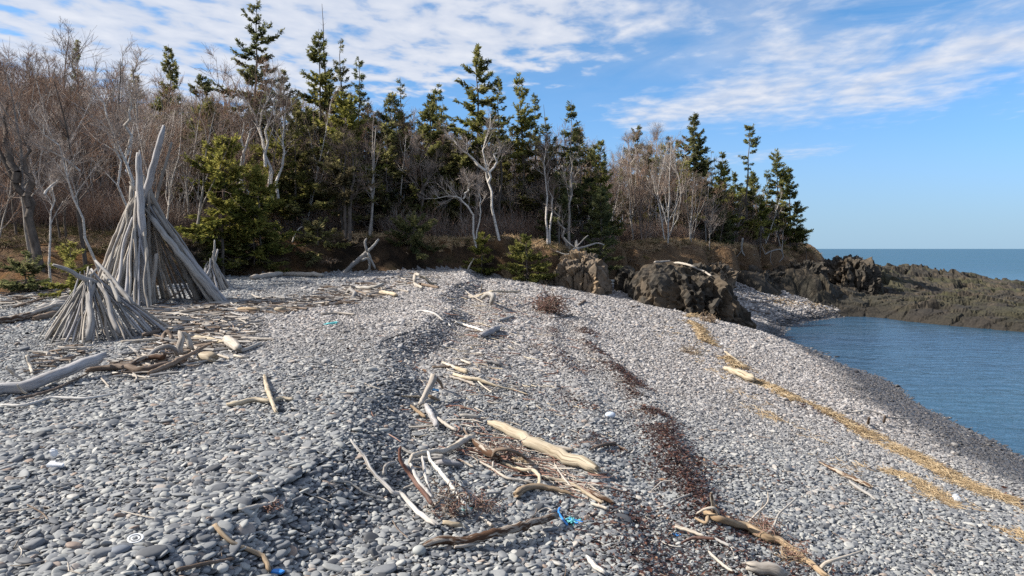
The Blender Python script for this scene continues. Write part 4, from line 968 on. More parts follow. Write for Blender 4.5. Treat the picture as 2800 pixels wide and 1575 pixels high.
# ---------------------------------------------------------------- driftwood
def mat_wood(name, dark, mid, light, bark=None, rough=.8, streak=1.0):
    m = newmat(name); g_ = m.attr('grain', 'Vector'); r = m.orand()
    v1 = m.vm('MULTIPLY', g_, (26, 26, 2.2)); v2 = m.vm('MULTIPLY', g_, (90, 90, 5)); v3 = m.vm('MULTIPLY', g_, (7, 7, 3))
    off = m.vm('ADD', v1, m.n('ShaderNodeCombineXYZ', i_0=m.math('MULTIPLY', r, 37.0), i_1=r, i_2=m.math('MULTIPLY', r, 91.0)).outputs[0])
    a = m.noise(off, 1.0, 4, .6); b = m.noise(v2, 1.0, 2, .6); c = m.noise(v3, 1.0, 3, .6)
    col = m.ramp(m.math('ADD', m.math('MULTIPLY', a, .65), m.math('MULTIPLY', b, .35)), [(.26, dark), (.45, mid), (.7, light)])
    col = m.mix(m.rng(c, .52, .70, 0, .55, True), col, m.mix(1.0, col, c3(.62, .57, .52), 'MULTIPLY'))
    col = m.mix(m.math('MULTIPLY', m.rng(m.noise(m.vm('MULTIPLY', g_, (55, 55, 1.6)), 1.0, 2, .5), .60, .66, 0, 1, True), .7), col, m.mix(1.0, col, c3(.30, .26, .23), 'MULTIPLY'))
    if bark: col = m.mix(m.rng(m.noise(m.vm('ADD', v3, off), .6, 4, .65), .47, .53, 0, 1, True), col, m.ramp(a, [(.3, tuple(q * .5 for q in bark)), (.7, bark)]))
    hue = m.ramp(r, [(0, (.62, .605, .60)), (.5, (.78, .775, .77)), (1, (.90, .88, .84))])
    col = m.mix(1.0, col, hue, 'MULTIPLY')
    nb = m.bump(m.math('ADD', a, m.math('MULTIPLY', b, .6)), .6, .012)
    m.out(m.pbr(col, rough, nb, .2)); return m.m
def capflat(me):
    n = len(me.polygons); lt = np.empty(n, np.int32); me.polygons.foreach_get('loop_total', lt); me.polygons.foreach_set('use_smooth', lt == 4)
    return me
WOOD = {
 'grey': mat_wood('grey_driftwood', (.15, .14, .135), (.33, .315, .30), (.47, .455, .44)),
 'pale': mat_wood('pale_driftwood', (.20, .17, .145), (.43, .385, .335), (.60, .56, .51)),
 'cream': mat_wood('cream_driftwood', (.17, .125, .08), (.43, .36, .265), (.58, .52, .42)),
 'white': mat_wood('white_driftwood', (.34, .31, .285), (.60, .575, .545), (.76, .74, .71)),
 'lilac': mat_wood('silver_driftwood', (.20, .19, .20), (.36, .35, .36), (.52, .51, .52)),
 'brown': mat_wood('brown_driftwood', (.06, .045, .035), (.17, .125, .095), (.30, .24, .195)),
 'tan': mat_wood('tan_driftwood', (.14, .09, .055), (.31, .225, .145), (.46, .37, .27)),
 'bark': mat_wood('barky_driftwood', (.16, .13, .11), (.33, .285, .24), (.48, .44, .39), bark=(.12, .065, .038)),
 'red': mat_wood('red_brown_driftwood', (.07, .032, .025), (.20, .10, .075), (.38, .29, .25)),
 'tipi': mat_wood('weathered_pole', (.14, .128, .115), (.31, .285, .255), (.47, .44, .40)),
}

def catmull(P, n):
    P = np.asarray(P, float)
    if len(P) == 2:
        t = np.linspace(0, 1, n)[:, None]; return P[0] * (1 - t) + P[1] * t
    Q = np.concatenate([[2 * P[0] - P[1]], P, [2 * P[-1] - P[-2]]]); seg = len(P) - 1
    tt = np.linspace(0, seg - 1e-6, n); i = tt.astype(int); t = (tt - i)[:, None]
    a, b, c, d = Q[i], Q[i + 1], Q[i + 2], Q[i + 3]
    return .5 * (2 * b + (c - a) * t + (2 * a - 5 * b + 4 * c - d) * t ** 2 + (3 * b - a - 3 * c + d) * t ** 3)

def tube(path, r, rng, sides=10, rough=.10, knots=1.0, broken=True, flat=1.0):
    """weathered round timber along a path: uneven radius, knots, broken ends; returns V, [quads, tris], grain"""
    n = len(path); path = np.asarray(path, float); r = np.asarray(r, float)
    tg = unit(np.gradient(path, axis=0))
    ref = np.array([0, 0, 1.]) if abs(tg[0, 2]) < .85 else np.array([1., 0, 0])
    a = unit(np.cross(tg[0], ref)); A = np.empty_like(path)
    for i in range(n):
        a = a - tg[i] * (a @ tg[i]); a = a / (np.linalg.norm(a) + 1e-9); A[i] = a
    B = np.cross(tg, A)
    th = np.arange(sides) * 2 * PI / sides + rng.uniform(0, 6)
    s_ = np.concatenate([[0], np.cumsum(np.linalg.norm(np.diff(path, axis=0), axis=1))])
    sd_ = rng.uniform(0, 99)
    SS, TH = np.meshgrid(s_, th, indexing='ij'); rm = r.mean()
    q_ = np.stack([np.cos(TH).ravel() * 1.1, np.sin(TH).ravel() * 1.1, SS.ravel() / max(rm * 4, .02) + sd_], 1)
    k = 1 + rough * 3.0 * fbm(q_, 3, int(sd_)).reshape(n, sides)
    kn = np.clip(vn(q_ * np.array([1.6, 1.6, .55]) + 31, 7).reshape(n, sides) - .78, 0, 1) * 1.6 * knots
    rad = r[:, None] * (k + kn)
    if broken:
        for e in (0, n - 1): rad[e] *= rng.uniform(.45, .95, sides)
    V = path[:, None] + (A[:, None] * np.cos(th)[None, :, None] * flat + B[:, None] * np.sin(th)[None, :, None]) * rad[:, :, None]
    if broken:
        V[0] -= tg[0] * (rng.uniform(-.6, .9, sides) * r[0])[:, None]; V[-1] += tg[-1] * (rng.uniform(-.6, .9, sides) * r[-1])[:, None]
    gr = np.stack([np.cos(TH) * rm, np.sin(TH) * rm, SS + sd_], 2)
    V = V.reshape(-1, 3); gr = gr.reshape(-1, 3)
    i = np.arange(sides); j = (i + 1) % sides
    q4 = np.concatenate([np.stack([k_ * sides + i, k_ * sides + j, (k_ + 1) * sides + j, (k_ + 1) * sides + i], 1) for k_ in range(n - 1)])
    nv = len(V); c0 = path[0]; c1 = path[-1]
    V = np.concatenate([V, [c0, c1]]); gr = np.concatenate([gr, [[0, 0, sd_], [0, 0, sd_ + s_[-1]]]])
    e0 = (n - 1) * sides
    t3 = np.concatenate([np.stack([j, i, 0 * i + nv], 1), np.stack([e0 + i, e0 + j, 0 * i + nv + 1], 1)])
    return V, [q4, t3], gr

def timber(name, path, r0, r1, mat, rng, parent=None, n=None, **kw):
    path = np.asarray(path, float); L = np.linalg.norm(np.diff(path, axis=0), axis=1).sum()
    n = n or int(np.clip(L / max((r0 + r1) * .7, .03), 6, 34))
    P = catmull(path, n); rr = np.interp(np.linspace(0, 1, n), np.linspace(0, 1, 2 if np.isscalar(r0) else len(r0)), [r0, r1] if np.isscalar(r0) else r0)
    P[1:-1] += rng.normal(0, .10, (n - 2, 3)) * rr[1:-1, None]
    V, Fq, gr = tube(P, rr, rng, sides=int(np.clip(6 + rr.max() * 60, 6, 14)), **kw)
    o0 = P[0].copy() if parent is None else np.zeros(3)
    return obj(name, mesh(name, V - o0, Fq, smooth=True, attrs={'grain': gr}), mat, parent, o0 if parent is None else None)

ZR = {'A': (0, 500, 800 / 2576), 'B': (700, 500, 800 / 2576), 'C': (1400, 500, 800 / 2576), 'E': (2000, 600, 800 / 2576), 'F': (0, 850, 800 / 2576), 'G': (0, 1125, 800 / 2576),
      'H': (600, 900, 600 / 2572), 'I': (1050, 700, 450 / 2576), 'J': (1000, 950, 800 / 2576), 'K': (900, 1150, 700 / 2387), 'L': (1600, 1150, 800 / 2576), 'M': (2100, 1100, 700 / 2135), 'N': (1500, 800, 700 / 2536), 'S': (0, 0, 1.0)}
def zp_(reg, x, y):
    a, b, s_ = ZR[reg]; return a + x * s_, b + y * s_
def lay(reg, pts, ws, lift=None):
    """path of a stick lying on the ground: centre line from photo points, width in the same units"""
    sc_ = ZR[reg][2]; out, rr = [], []; n = len(pts)
    w_ = np.interp(np.linspace(0, 1, n), np.linspace(0, 1, len(ws)), ws)
    lf = np.interp(np.linspace(0, 1, n), np.linspace(0, 1, len(lift)), lift) if lift is not None else np.zeros(n)
    for (x, y), ww, l_ in zip(pts, w_, lf):
        px, py = zp_(reg, x, y)
        # ground point below the lower edge, then the same picture position raised by radius and lift
        d0 = G(px, py + ww * sc_ * .35 + l_ * F / 12); dep = d0[1]; rad = ww * sc_ / 2 / F * dep
        if l_ > 0:
            g0 = G(px, py + ww * sc_ * .35)
            for _ in range(6):      # find the depth whose ground is l_ below the point
                p = at(px, py, dep); hgt = p[2] - T1(p[0], p[1]) - rad; dep = dep + (hgt - l_) / max(.12, (CAMZ - p[2]) / dep) * .6
                dep = min(max(dep, d0[1] * .6), g0[1])
            p = at(px, py, dep)
        else:
            p = np.array([d0[0], d0[1], T1(d0[0], d0[1]) + rad * .95 + .04])
        out.append(p); rr.append(rad)
    return np.array(out), np.array(rr)

DW = 'driftwood scattered on the shingle'
_dwn = [0]
def drift(label, reg, pts, ws, mat='pale', cat='driftwood', name='driftwood_branch', lift=None, branches=(), rough=.10, knots=1.0, group=DW):
    _dwn[0] += 1; rng = np.random.default_rng(2000 + _dwn[0])
    P, rr = lay(reg, pts, ws, lift)
    L = np.linalg.norm(np.diff(P, axis=0), axis=1).sum(); n = int(np.clip(L / max(rr.mean() * 1.4, .02), 7, 40))
    Q = catmull(P, n); rq = np.interp(np.linspace(0, 1, n), np.linspace(0, 1, len(rr)), rr)
    Q[1:-1] += rng.normal(0, .12, (n - 2, 3)) * rq[1:-1, None]
    V, Fq, gr = tube(Q, rq, rng, sides=int(np.clip(7 + rq.max() * 60, 7, 14)), rough=rough, knots=knots)
    o = obj(name, capflat(mesh(name, V - Q[0], Fq, smooth=True, attrs={'grain': gr})), WOOD[mat], loc=Q[0]); tag(o, label, cat, group)
    for b in branches:
        bp_, bw, bm, bl = (list(b) + [None, None])[:4]
        P2, r2 = lay(reg, bp_, bw, bl); n2_ = int(np.clip(np.linalg.norm(np.diff(P2, axis=0), axis=1).sum() / max(r2.mean() * 1.6, .02), 6, 26))
        Q2 = catmull(P2, n2_); rq2 = np.interp(np.linspace(0, 1, n2_), np.linspace(0, 1, len(r2)), r2)
        V, Fq, gr = tube(Q2, rq2, rng, sides=7, rough=rough)
        bo = obj('branch', mesh('branch', V - Q[0], Fq, smooth=True, attrs={'grain': gr}), WOOD[bm or mat], o)
    return o

# foreground left
drift('large silver-grey log at the left edge, its upper end lifted off the shingle', 'F', [(-150, 770), (0, 730), (300, 640), (600, 515), (900, 405)], [112, 104, 92], 'lilac', 'log', 'driftwood_log', lift=[0, 0, .05, .12, .2], rough=.05)
drift('upright pale stick poking up behind the large silver-grey log', 'F', [(285, 570), (262, 480), (238, 395)], [26, 30], 'pale', lift=[0, .1, .25])
drift('slanting pale stick standing left behind the large silver-grey log', 'F', [(195, 630), (130, 560), (58, 495)], [22, 32], 'pale', lift=[0, .1, .25])
drift('short pale stick leaning across the front of the large silver-grey log', 'F', [(232, 752), (190, 700), (150, 648)], [26, 20], 'pale', lift=[0, .1, .2])
drift('long gently curved pale stick in front of the large silver-grey log', 'F', [(10, 858), (200, 858), (330, 830), (470, 792), (750, 797), (980, 760)], [24, 30, 20], 'white')
drift('long thin brown branch running under the large silver-grey log', 'F', [(130, 802), (300, 770), (480, 715), (600, 660), (780, 572)], [22, 24, 14], 'brown')
drift('straight beige stick right of the large log with a second stick behind', 'F', [(985, 572), (1130, 590), (1300, 612)], [30, 18], 'pale')
drift('little pale twig lying alone below the straight beige stick', 'F', [(895, 618), (962, 692)], [18, 14], 'pale')
drift('thin pale stick below the dark branch pile, ending in bare pebbles', 'F', [(1180, 630), (1300, 622), (1440, 610)], [14, 12], 'pale')
drift('long grey-brown limb lying slantwise on top of the dark branch pile', 'F', [(1310, 580), (1500, 470), (1640, 400), (1820, 305)], [40, 46, 26], 'brown', lift=[0, .08, .15, .15])
drift('dark brown root log lying low in the branch pile', 'F', [(760, 550), (1050, 522), (1250, 545), (1400, 515), (1640, 462)], [40, 66, 60, 40], 'brown', 'log', 'driftwood_log')
drift('knotty grey log curving up through the branch pile', 'F', [(940, 525), (1050, 505), (1150, 470), (1290, 412), (1460, 405)], [34, 44, 52], 'bark', 'log', 'driftwood_log', lift=[0, .04, .1, .12], branches=[([(1300, 420), (1370, 345), (1470, 312), (1540, 340), (1560, 395)], [40, 44, 38], 'grey', [.1, .22, .28, .2, .05])])
drift('short sawn cream stub log at the right of the branch pile', 'F', [(1760, 425), (1830, 435), (1890, 445)], [70, 92, 88], 'cream', 'log', 'driftwood_log')
drift('pale forked stump standing up in the branch pile', 'F', [(1590, 400), (1575, 320), (1600, 250), (1580, 190)], [60, 60, 40], 'pale', 'stump', 'driftwood_stump', lift=[0, .15, .3, .42], branches=[([(1690, 365), (1668, 280), (1640, 215), (1600, 195)], [52, 46, 40], 'pale', [0, .18, .32, .4])])
drift('curled brown root arch left of the pale forked stump', 'F', [(1430, 290), (1440, 215), (1475, 180), (1510, 230), (1490, 290)], [40, 36, 28], 'brown', 'stump', 'driftwood_stump', lift=[0, .12, .2, .1, 0])
drift('cream branch reaching right behind the pale forked stump', 'F', [(1715, 255), (1830, 268), (1985, 300)], [46, 36], 'cream')
drift('pale tapered stump with dark stones at its foot, right end of the branch pile', 'F', [(1990, 270), (2040, 310), (2110, 365)], [70, 90, 70], 'pale', 'stump', 'driftwood_stump', branches=[([(2120, 375), (2200, 345), (2300, 300)], [36, 26], 'grey')])
drift('thin straight beige stick lying alone behind the tapered stump', 'F', [(2130, 258), (2280, 265), (2420, 270)], [30, 18], 'pale')
drift('white curved stick in front of the tapered stump', 'F', [(2060, 410), (2130, 428), (2200, 420)], [24, 18], 'pale')
drift('short pale stick pointing at the tapered stump from the left', 'F', [(1920, 408), (2025, 442)], [24, 20], 'pale')
drift('slim pale pole lying in front of the left driftwood cone', 'F', [(1070, 290), (1250, 280), (1430, 262)], [24, 30], 'pale')
drift('brown forked branch between the left driftwood cone and the branch pile', 'F', [(1260, 235), (1340, 215), (1420, 190)], [40, 30], 'brown', branches=[([(1300, 225), (1380, 235), (1430, 250)], [20, 14], 'brown')])
drift('cream horizontal piece of the crossed sticks on open pebbles', 'H', [(105, 922), (250, 905), (420, 868), (600, 880), (730, 848), (860, 855)], [64, 66, 50, 36], 'cream')
drift('cream slanting piece lying across the horizontal crossed stick', 'H', [(528, 570), (560, 690), (608, 830), (668, 1010)], [34, 56, 50, 44], 'cream', lift=[0, .05, .09, 0])
drift('small pale stick above the crossed sticks at the edge of the plateau', 'H', [(255, 140), (450, 140), (650, 148)], [26, 16], 'pale')
drift('orange-brown curved branch with a white tip at the lower edge', 'G', [(1895, 1048), (1950, 1118), (2050, 1200), (2150, 1248), (2260, 1295), (2335, 1350), (2375, 1445)], [50, 36, 44, 46], 'tan')
drift('thin dark stick lying almost level at the bottom edge', 'G', [(1560, 1445), (1800, 1392), (2060, 1342)], [40, 34, 24], 'brown')
drift('grey-brown stick with a dark weedy tip above the orange-brown branch', 'G', [(2110, 922), (2250, 882), (2400, 850), (2450, 778)], [50, 36, 16], 'grey', branches=[([(2400, 862), (2480, 890), (2560, 922)], [16, 12], 'pale')])
drift('dark twiggy scrap lying by itself on the left cobbles', 'G', [(240, 862), (330, 910), (390, 950), (425, 995)], [12, 16, 12], 'brown', branches=[([(380, 945), (340, 985), (290, 985)], [10, 8], 'brown')])
drift('fine pale twig lying level on the cobbles above the grey-brown stick', 'G', [(2010, 580), (2150, 572), (2330, 560)], [14, 10], 'pale', branches=[([(2150, 572), (2260, 588)], [9, 7], 'pale')])
# logs at far left
drift('slim pale pole lying over the far left logs', 'A', [(-20, 1225), (230, 1160), (460, 1082), (570, 1068)], [32, 36, 34], 'pale', 'log', 'driftwood_log', lift=[0, .1, .2, .2])
drift('squared weathered block of timber behind the left driftwood cone', 'A', [(350, 1135), (500, 1115), (650, 1090)], [92, 96, 84], 'grey', 'log', 'driftwood_log')
drift('low grey log nearest the picture edge at far left', 'A', [(-30, 1240), (180, 1205), (360, 1155)], [60, 66, 50], 'bark', 'log', 'driftwood_log')
drift('dark-bellied short log in front of the squared timber block', 'A', [(300, 1215), (410, 1190), (525, 1162)], [48, 54, 46], 'brown', 'log', 'driftwood_log')
drift('pale log end peeping out behind the squared timber block', 'A', [(535, 1045), (620, 1035), (690, 1030)], [56, 58], 'pale', 'log', 'driftwood_log')
drift('small log on the grassy edge under the young left spruce', 'A', [(605, 975), (705, 978)], [46, 44], 'grey', 'log', 'driftwood_log')
for (pt, lab) in [([(0, 1010), (110, 985), (240, 960)], 'brown fallen limb on the grass at the far left, uppermost of three'), ([(20, 1075), (160, 1040), (300, 1020)], 'brown fallen limb on the grass at the far left, middle of three'), ([(120, 1110), (250, 1070), (420, 1020)], 'brown fallen limb on the grass at the far left, lowest of three')]:
    drift(lab, 'A', pt, [16, 22, 12], 'brown')
# middle distance plateau
drift('smooth pale log lying level at the foot of the bank, left of a pair', 'B', [(-40, 848), (100, 832), (225, 815)], [46, 48, 50], 'pale', 'log', 'driftwood_log')
drift('smooth pale log lying level at the foot of the bank, right of a pair', 'B', [(250, 812), (420, 818), (590, 825)], [38, 40, 38], 'pale', 'log', 'driftwood_log')
drift('white plank-like stick on the crest in front of the pair of pale logs', 'B', [(120, 905), (220, 898), (325, 894)], [14, 16, 12], 'pale')
drift('bent white stick in the pale litter, left of the C-shaped stump', 'B', [(970, 1000), (1090, 975), (1240, 955), (1345, 968)], [26, 22, 14], 'pale')
drift('flat cream board-like log end in the middle of the plateau litter', 'B', [(1095, 975), (1170, 985), (1240, 1003)], [34, 34], 'cream', 'log', 'driftwood_log')
drift('thin pale stick in front of the plateau litter', 'B', [(575, 1168), (720, 1160), (870, 1172)], [20, 18], 'pale')
drift('twisted grey root ball in the plateau litter', 'B', [(800, 985), (830, 940), (870, 970), (850, 1020)], [30, 40, 26], 'grey', 'stump', 'driftwood_stump', lift=[0, .2, .12, 0], branches=[([(860, 960), (950, 985), (1000, 1010)], [24, 16], 'brown'), ([(810, 970), (740, 990), (690, 1010)], [22, 12], 'brown')])
drift('grey branching root lying behind the plateau litter', 'B', [(870, 930), (980, 925), (1080, 905), (1120, 885)], [24, 40, 24], 'grey', 'stump', 'driftwood_stump', lift=[0, .05, .15, .2], branches=[([(1080, 905), (1100, 930), (1110, 960)], [16, 12], 'pale')])
drift('rounded cream log piece in the litter near the tall driftwood cone', 'B', [(175, 1130), (220, 1130), (265, 1128)], [36, 40, 34], 'cream', 'log', 'driftwood_log')
drift('rounded orange-tan log piece in the litter near the tall driftwood cone', 'A', [(2105, 1128), (2190, 1130), (2280, 1130)], [36, 40, 34], 'tan', 'log', 'driftwood_log')
drift('brown flat driftwood slab lying in the plateau litter', 'B', [(480, 1035), (600, 1028), (740, 1022)], [20, 26, 14], 'brown')
drift('dark slim branch end poking out of the plateau litter', 'B', [(0, 1110), (140, 1080), (300, 1060)], [12, 14, 8], 'brown')
drift('pale C-shaped root stump on the crest of the beach', 'I', [(600, 515), (500, 450), (482, 370), (500, 285), (560, 300)], [40, 60, 66, 60], 'pale', 'stump', 'driftwood_stump', lift=[0, .02, .2, .4, .42], branches=[([(560, 325), (650, 345), (720, 420), (830, 450)], [50, 60, 30], 'cream', [.35, .3, .1, 0])])
drift('flat brown plank leaning in front of the C-shaped stump', 'I', [(555, 455), (700, 485), (850, 512)], [44, 46], 'brown', 'plank', 'plank', rough=.02, knots=0)
drift('grey arched stump with a hole on the far side of the berm', 'I', [(1540, 665), (1590, 610), (1660, 590), (1715, 640), (1690, 720), (1675, 785)], [60, 80, 90, 70, 40], 'grey', 'stump', 'driftwood_stump', lift=[.1, .3, .42, .35, .15, 0], branches=[([(1510, 570), (1525, 500), (1536, 430)], [30, 26], 'pale', [.3, .5, .7])])
drift('long cream pole leaning over the grey arched stump', 'I', [(1350, 672), (1520, 605), (1690, 552), (1900, 560), (2140, 555)], [24, 30, 36, 38], 'cream', lift=[0, .2, .45, .4, .35])
drift('pale stick crossing the cream pole at the grey arched stump', 'I', [(1185, 482), (1310, 575), (1430, 650), (1560, 748)], [20, 24, 22], 'pale', lift=[0, .05, .15, 0])
drift('short pale stick lying at the left foot of the arched stump', 'I', [(1320, 632), (1400, 645), (1500, 630)], [20, 26], 'pale', lift=[0, .1, .2])
drift('white bent branch lying on the berm edge', 'I', [(508, 888), (640, 888), (770, 918), (850, 970), (920, 1030), (1000, 1075), (1045, 1125)], [30, 34, 24], 'white')
drift('thin pale branch uphill of the white straight pole', 'I', [(950, 832), (1080, 900), (1180, 945), (1270, 975)], [14, 20, 12], 'pale')
drift('straight white pole leading to the stubby grey log', 'I', [(1120, 1060), (1250, 1100), (1400, 1145), (1560, 1200)], [34, 40, 32], 'white')
drift('stubby grey log with a broken tan end in the beach trough', 'I', [(1510, 1280), (1620, 1240), (1720, 1190), (1800, 1150)], [90, 104, 96, 84], 'lilac', 'log', 'driftwood_log', rough=.06)
drift('brown-grey stick above and right of the stubby grey log', 'I', [(1795, 1035), (1900, 1005), (2030, 958)], [36, 44, 26], 'grey')
drift('straw-thin tan stick right of the stubby grey log', 'I', [(1830, 1165), (1980, 1175), (2150, 1185)], [14, 10], 'cream')
drift('thin dark stick left of the stubby grey log', 'I', [(1220, 1020), (1400, 1085), (1650, 1130)], [14, 12], 'brown')
# trough and foreground centre
drift('big cream barkless log, thickest on the beach slope, pointing to the viewer', 'J', [(1085, 690), (1170, 715), (1300, 785), (1450, 865), (1650, 950), (1820, 1025), (2035, 1115)], [44, 80, 96, 108, 110, 112, 104], 'cream', 'log', 'driftwood_log', rough=.045)
drift('short flat grey piece above the big cream log', 'J', [(835, 622), (920, 632), (1005, 645)], [34, 36], 'grey')
drift('silvery tapered log pointing down from the splintered stump', 'J', [(520, 520), (565, 600), (628, 725)], [36, 58, 48], 'lilac', 'log', 'driftwood_log')
drift('pair of pale splints lying right of the silvery tapered log', 'J', [(618, 638), (700, 700), (785, 752)], [30, 34, 28], 'pale')
drift('tan stick with a red tip left of the silvery tapered log', 'J', [(398, 538), (450, 580), (525, 640)], [24, 34], 'tan')
drift('splintered upright stump leaning in the beach trough', 'J', [(468, 535), (505, 460), (545, 375), (600, 250)], [38, 46, 56, 70], 'pale', 'stump', 'driftwood_stump', lift=[0, .1, .22, .35], branches=[([(600, 255), (650, 300), (680, 380)], [36, 20], 'brown', [.33, .2, 0]), ([(540, 420), (590, 440), (650, 468)], [30, 24], 'tan', [.12, .1, .02])])
drift('short brownish plank lying at the foot of the splintered stump', 'J', [(515, 505), (575, 490), (635, 472)], [36, 44], 'grey')
drift('thin beige stick crossing left of the splintered stump', 'J', [(320, 452), (400, 455), (480, 458)], [14, 18], 'cream')
drift('grey stick end lying highest in the trough litter', 'J', [(1040, 138), (1110, 150), (1195, 168)], [28, 36], 'grey')
drift('long beige branch forking to the right below the trough litter', 'J', [(775, 258), (880, 290), (1000, 310), (1100, 345), (1200, 372), (1310, 395), (1430, 435)], [34, 38, 16, 10], 'cream', branches=[([(990, 318), (1040, 365), (1110, 418)], [14, 10], 'pale'), ([(1110, 400), (1160, 365), (1230, 345), (1360, 372)], [12, 12], 'pale')])
drift('thin pale stick running beside the long beige branch', 'J', [(748, 278), (860, 310), (965, 352)], [22, 20], 'pale')
drift('chunky tan log piece at the upper trough', 'J', [(795, 205), (850, 222), (898, 238)], [38, 46], 'cream', 'log', 'driftwood_log')
drift('grey stick lying level in the upper trough', 'J', [(590, 192), (740, 188), (910, 172)], [20, 20, 12], 'brown')
drift('white splint pointing into the chunky tan log piece', 'J', [(675, 150), (735, 175), (800, 205)], [22, 30], 'pale')
drift('small pale chip just above the chunky tan log piece', 'J', [(840, 128), (880, 146), (930, 165)], [22, 28], 'pale')
drift('flat pale stick just behind the big cream log', 'J', [(1580, 878), (1700, 905), (1825, 932)], [26, 34], 'pale')
drift('grey-brown branch right of the big cream log', 'J', [(1975, 925), (2080, 885), (2200, 868)], [16, 26, 30], 'brown', branches=[([(2190, 875), (2250, 905), (2310, 935)], [20, 10], 'brown')])
drift('small straight pale stick touching pebbles beyond the cream log end', 'J', [(2040, 1130), (2190, 1132)], [16, 14], 'pale')
drift('barky root log beside the cream log, its roots curling up', 'J', [(950, 820), (1010, 870), (1080, 920), (1180, 960)], [50, 80, 86], 'bark', 'log', 'driftwood_log', lift=[.05, .05, .05, .08], branches=[([(1120, 960), (1150, 905), (1230, 898), (1330, 925), (1410, 975)], [30, 34, 26], 'brown', [.1, .2, .25, .2, .05]), ([(1120, 1010), (1118, 1060), (1085, 1085)], [24, 16], 'pale', [.1, .05, 0]), ([(1180, 960), (1240, 985), (1250, 940)], [18, 14], 'red', [.1, .15, .2]), ([(1160, 940), (1210, 960), (1290, 990), (1300, 1030)], [18, 14], 'red', [.1, .16, .12, .04]), ([(970, 840), (900, 775), (860, 735)], [30, 14], 'brown', [.05, .05, 0])])
drift('orange-tan stub lying in the root tangle', 'J', [(1295, 1012), (1370, 1030), (1470, 1062)], [40, 44, 34], 'tan')
drift('pale split stick below the orange-tan stub', 'J', [(1195, 1045), (1310, 1085), (1430, 1125)], [26, 34], 'cream')
drift('long thin pale branch lying lowest below the root tangle', 'J', [(1005, 1035), (1100, 1088), (1170, 1135), (1250, 1182), (1360, 1200), (1475, 1222)], [18, 24, 24, 20], 'pale')
drift('hook-shaped cream branch bent like a walking stick', 'J', [(1275, 1045), (1390, 1075), (1480, 1085), (1530, 1145), (1522, 1235)], [28, 32, 34, 34], 'cream', lift=[.03, .08, .1, .1, .02])
drift('crooked thick-ended beige branch below the hook-shaped branch', 'J', [(1320, 1335), (1380, 1290), (1450, 1262), (1560, 1265), (1690, 1290), (1830, 1322)], [66, 60, 50, 24], 'tan')
drift('long pale branch sweeping under the end of the big cream log', 'J', [(1565, 1178), (1720, 1205), (1850, 1255), (1960, 1330), (2085, 1402)], [36, 38, 30], 'cream')
drift('thin pale twig bridging cream log and sweeping branch', 'J', [(1680, 1050), (1730, 1130), (1805, 1222)], [14, 18], 'pale', lift=[.15, .1, .05])
drift('slender white branch reaching right from the sweeping branch', 'J', [(1855, 1240), (2000, 1245), (2120, 1258), (2280, 1298)], [24, 24, 12], 'pale')
drift('thick beige limb with dark breaks at the right of the branch jam', 'J', [(1945, 1285), (2060, 1345), (2190, 1405)], [46, 50, 44], 'bark')
drift('short pale limb end below the thick beige limb', 'J', [(1985, 1408), (2060, 1430), (2130, 1455)], [24, 30], 'pale')
drift('long white crooked branch along the left of the white root tangle', 'K', [(200, 178), (265, 260), (330, 340), (400, 465), (500, 570), (600, 670), (680, 692), (760, 780), (850, 872), (1000, 970)], [20, 30, 38, 40, 46, 54], 'white', lift=[.16, .12, .10, .06, .04], knots=.5)
drift('red-barked branch standing up from the white root tangle', 'K', [(968, 790), (860, 650), (760, 510), (680, 400), (655, 320), (668, 240)], [44, 40, 32, 24], 'red', lift=[.05, .15, .25, .35, .42, .5])
drift('slim white branch behind the red-barked branch', 'K', [(965, 720), (900, 640), (830, 560), (790, 480), (755, 400)], [32, 36, 30], 'white', lift=[.1, .16, .22, .28, .32])
drift('smooth silver branch arching across the top of the white root tangle', 'K', [(748, 410), (760, 360), (800, 318), (920, 292), (1080, 278), (1180, 232), (1335, 180)], [26, 34, 40, 46, 56, 70], 'pale', lift=[.25, .3, .3, .22, .12, .05, 0])
drift('straight white limb slanting right into the white root tangle', 'K', [(925, 290), (945, 370), (1020, 460), (1110, 570), (1250, 765), (1315, 855)], [28, 36, 42, 48], 'white', lift=[.3, .28, .25, .2, .12, .05], knots=.4)
drift('slim upright white stick at the centre of the white root tangle', 'K', [(865, 335), (880, 410), (900, 530), (945, 660), (980, 720)], [22, 30, 28], 'white', lift=[.35, .3, .22, .12, .05])
drift('short pale stick leaning across the slim white branches', 'K', [(690, 668), (800, 585), (915, 500)], [20, 24], 'pale', lift=[0, .08, .15])
drift('bent grey root at the left of the white root tangle', 'K', [(512, 535), (525, 470), (560, 440), (625, 422)], [34, 36, 26], 'grey')
drift('thin curved twig left of the red-barked branch', 'K', [(570, 532), (620, 520), (660, 492), (705, 478)], [10, 14, 12], 'pale')
drift('grey limb lying level behind the white root tangle', 'K', [(675, 285), (790, 345), (930, 350), (1070, 362)], [26, 34, 24], 'grey')
drift('weathered grey limb right behind the slim upright white stick', 'K', [(770, 405), (900, 395), (1065, 385)], [26, 40, 30], 'grey')
drift('broad grey split log piece behind the straight white limb', 'K', [(1000, 425), (1110, 430), (1240, 445)], [50, 56, 36], 'lilac')
drift('thin cream stick right of the broad grey split piece', 'K', [(1205, 388), (1270, 425), (1345, 465)], [18, 22], 'pale')
drift('sawn tan butt of the white root tangle', 'K', [(1060, 990), (1140, 1005), (1235, 1015)], [40, 48, 44], 'cream', 'log', 'driftwood_log')
drift('brown barky log lying across the foreground, half its bark gone', 'K', [(880, 1215), (1060, 1168), (1250, 1120), (1480, 1065), (1700, 1010), (1900, 950), (2125, 890)], [50, 88, 84, 84, 80, 74, 60], 'bark', 'log', 'driftwood_log', lift=[0, 0, .04, .08, .10, .10, .06], rough=.06)
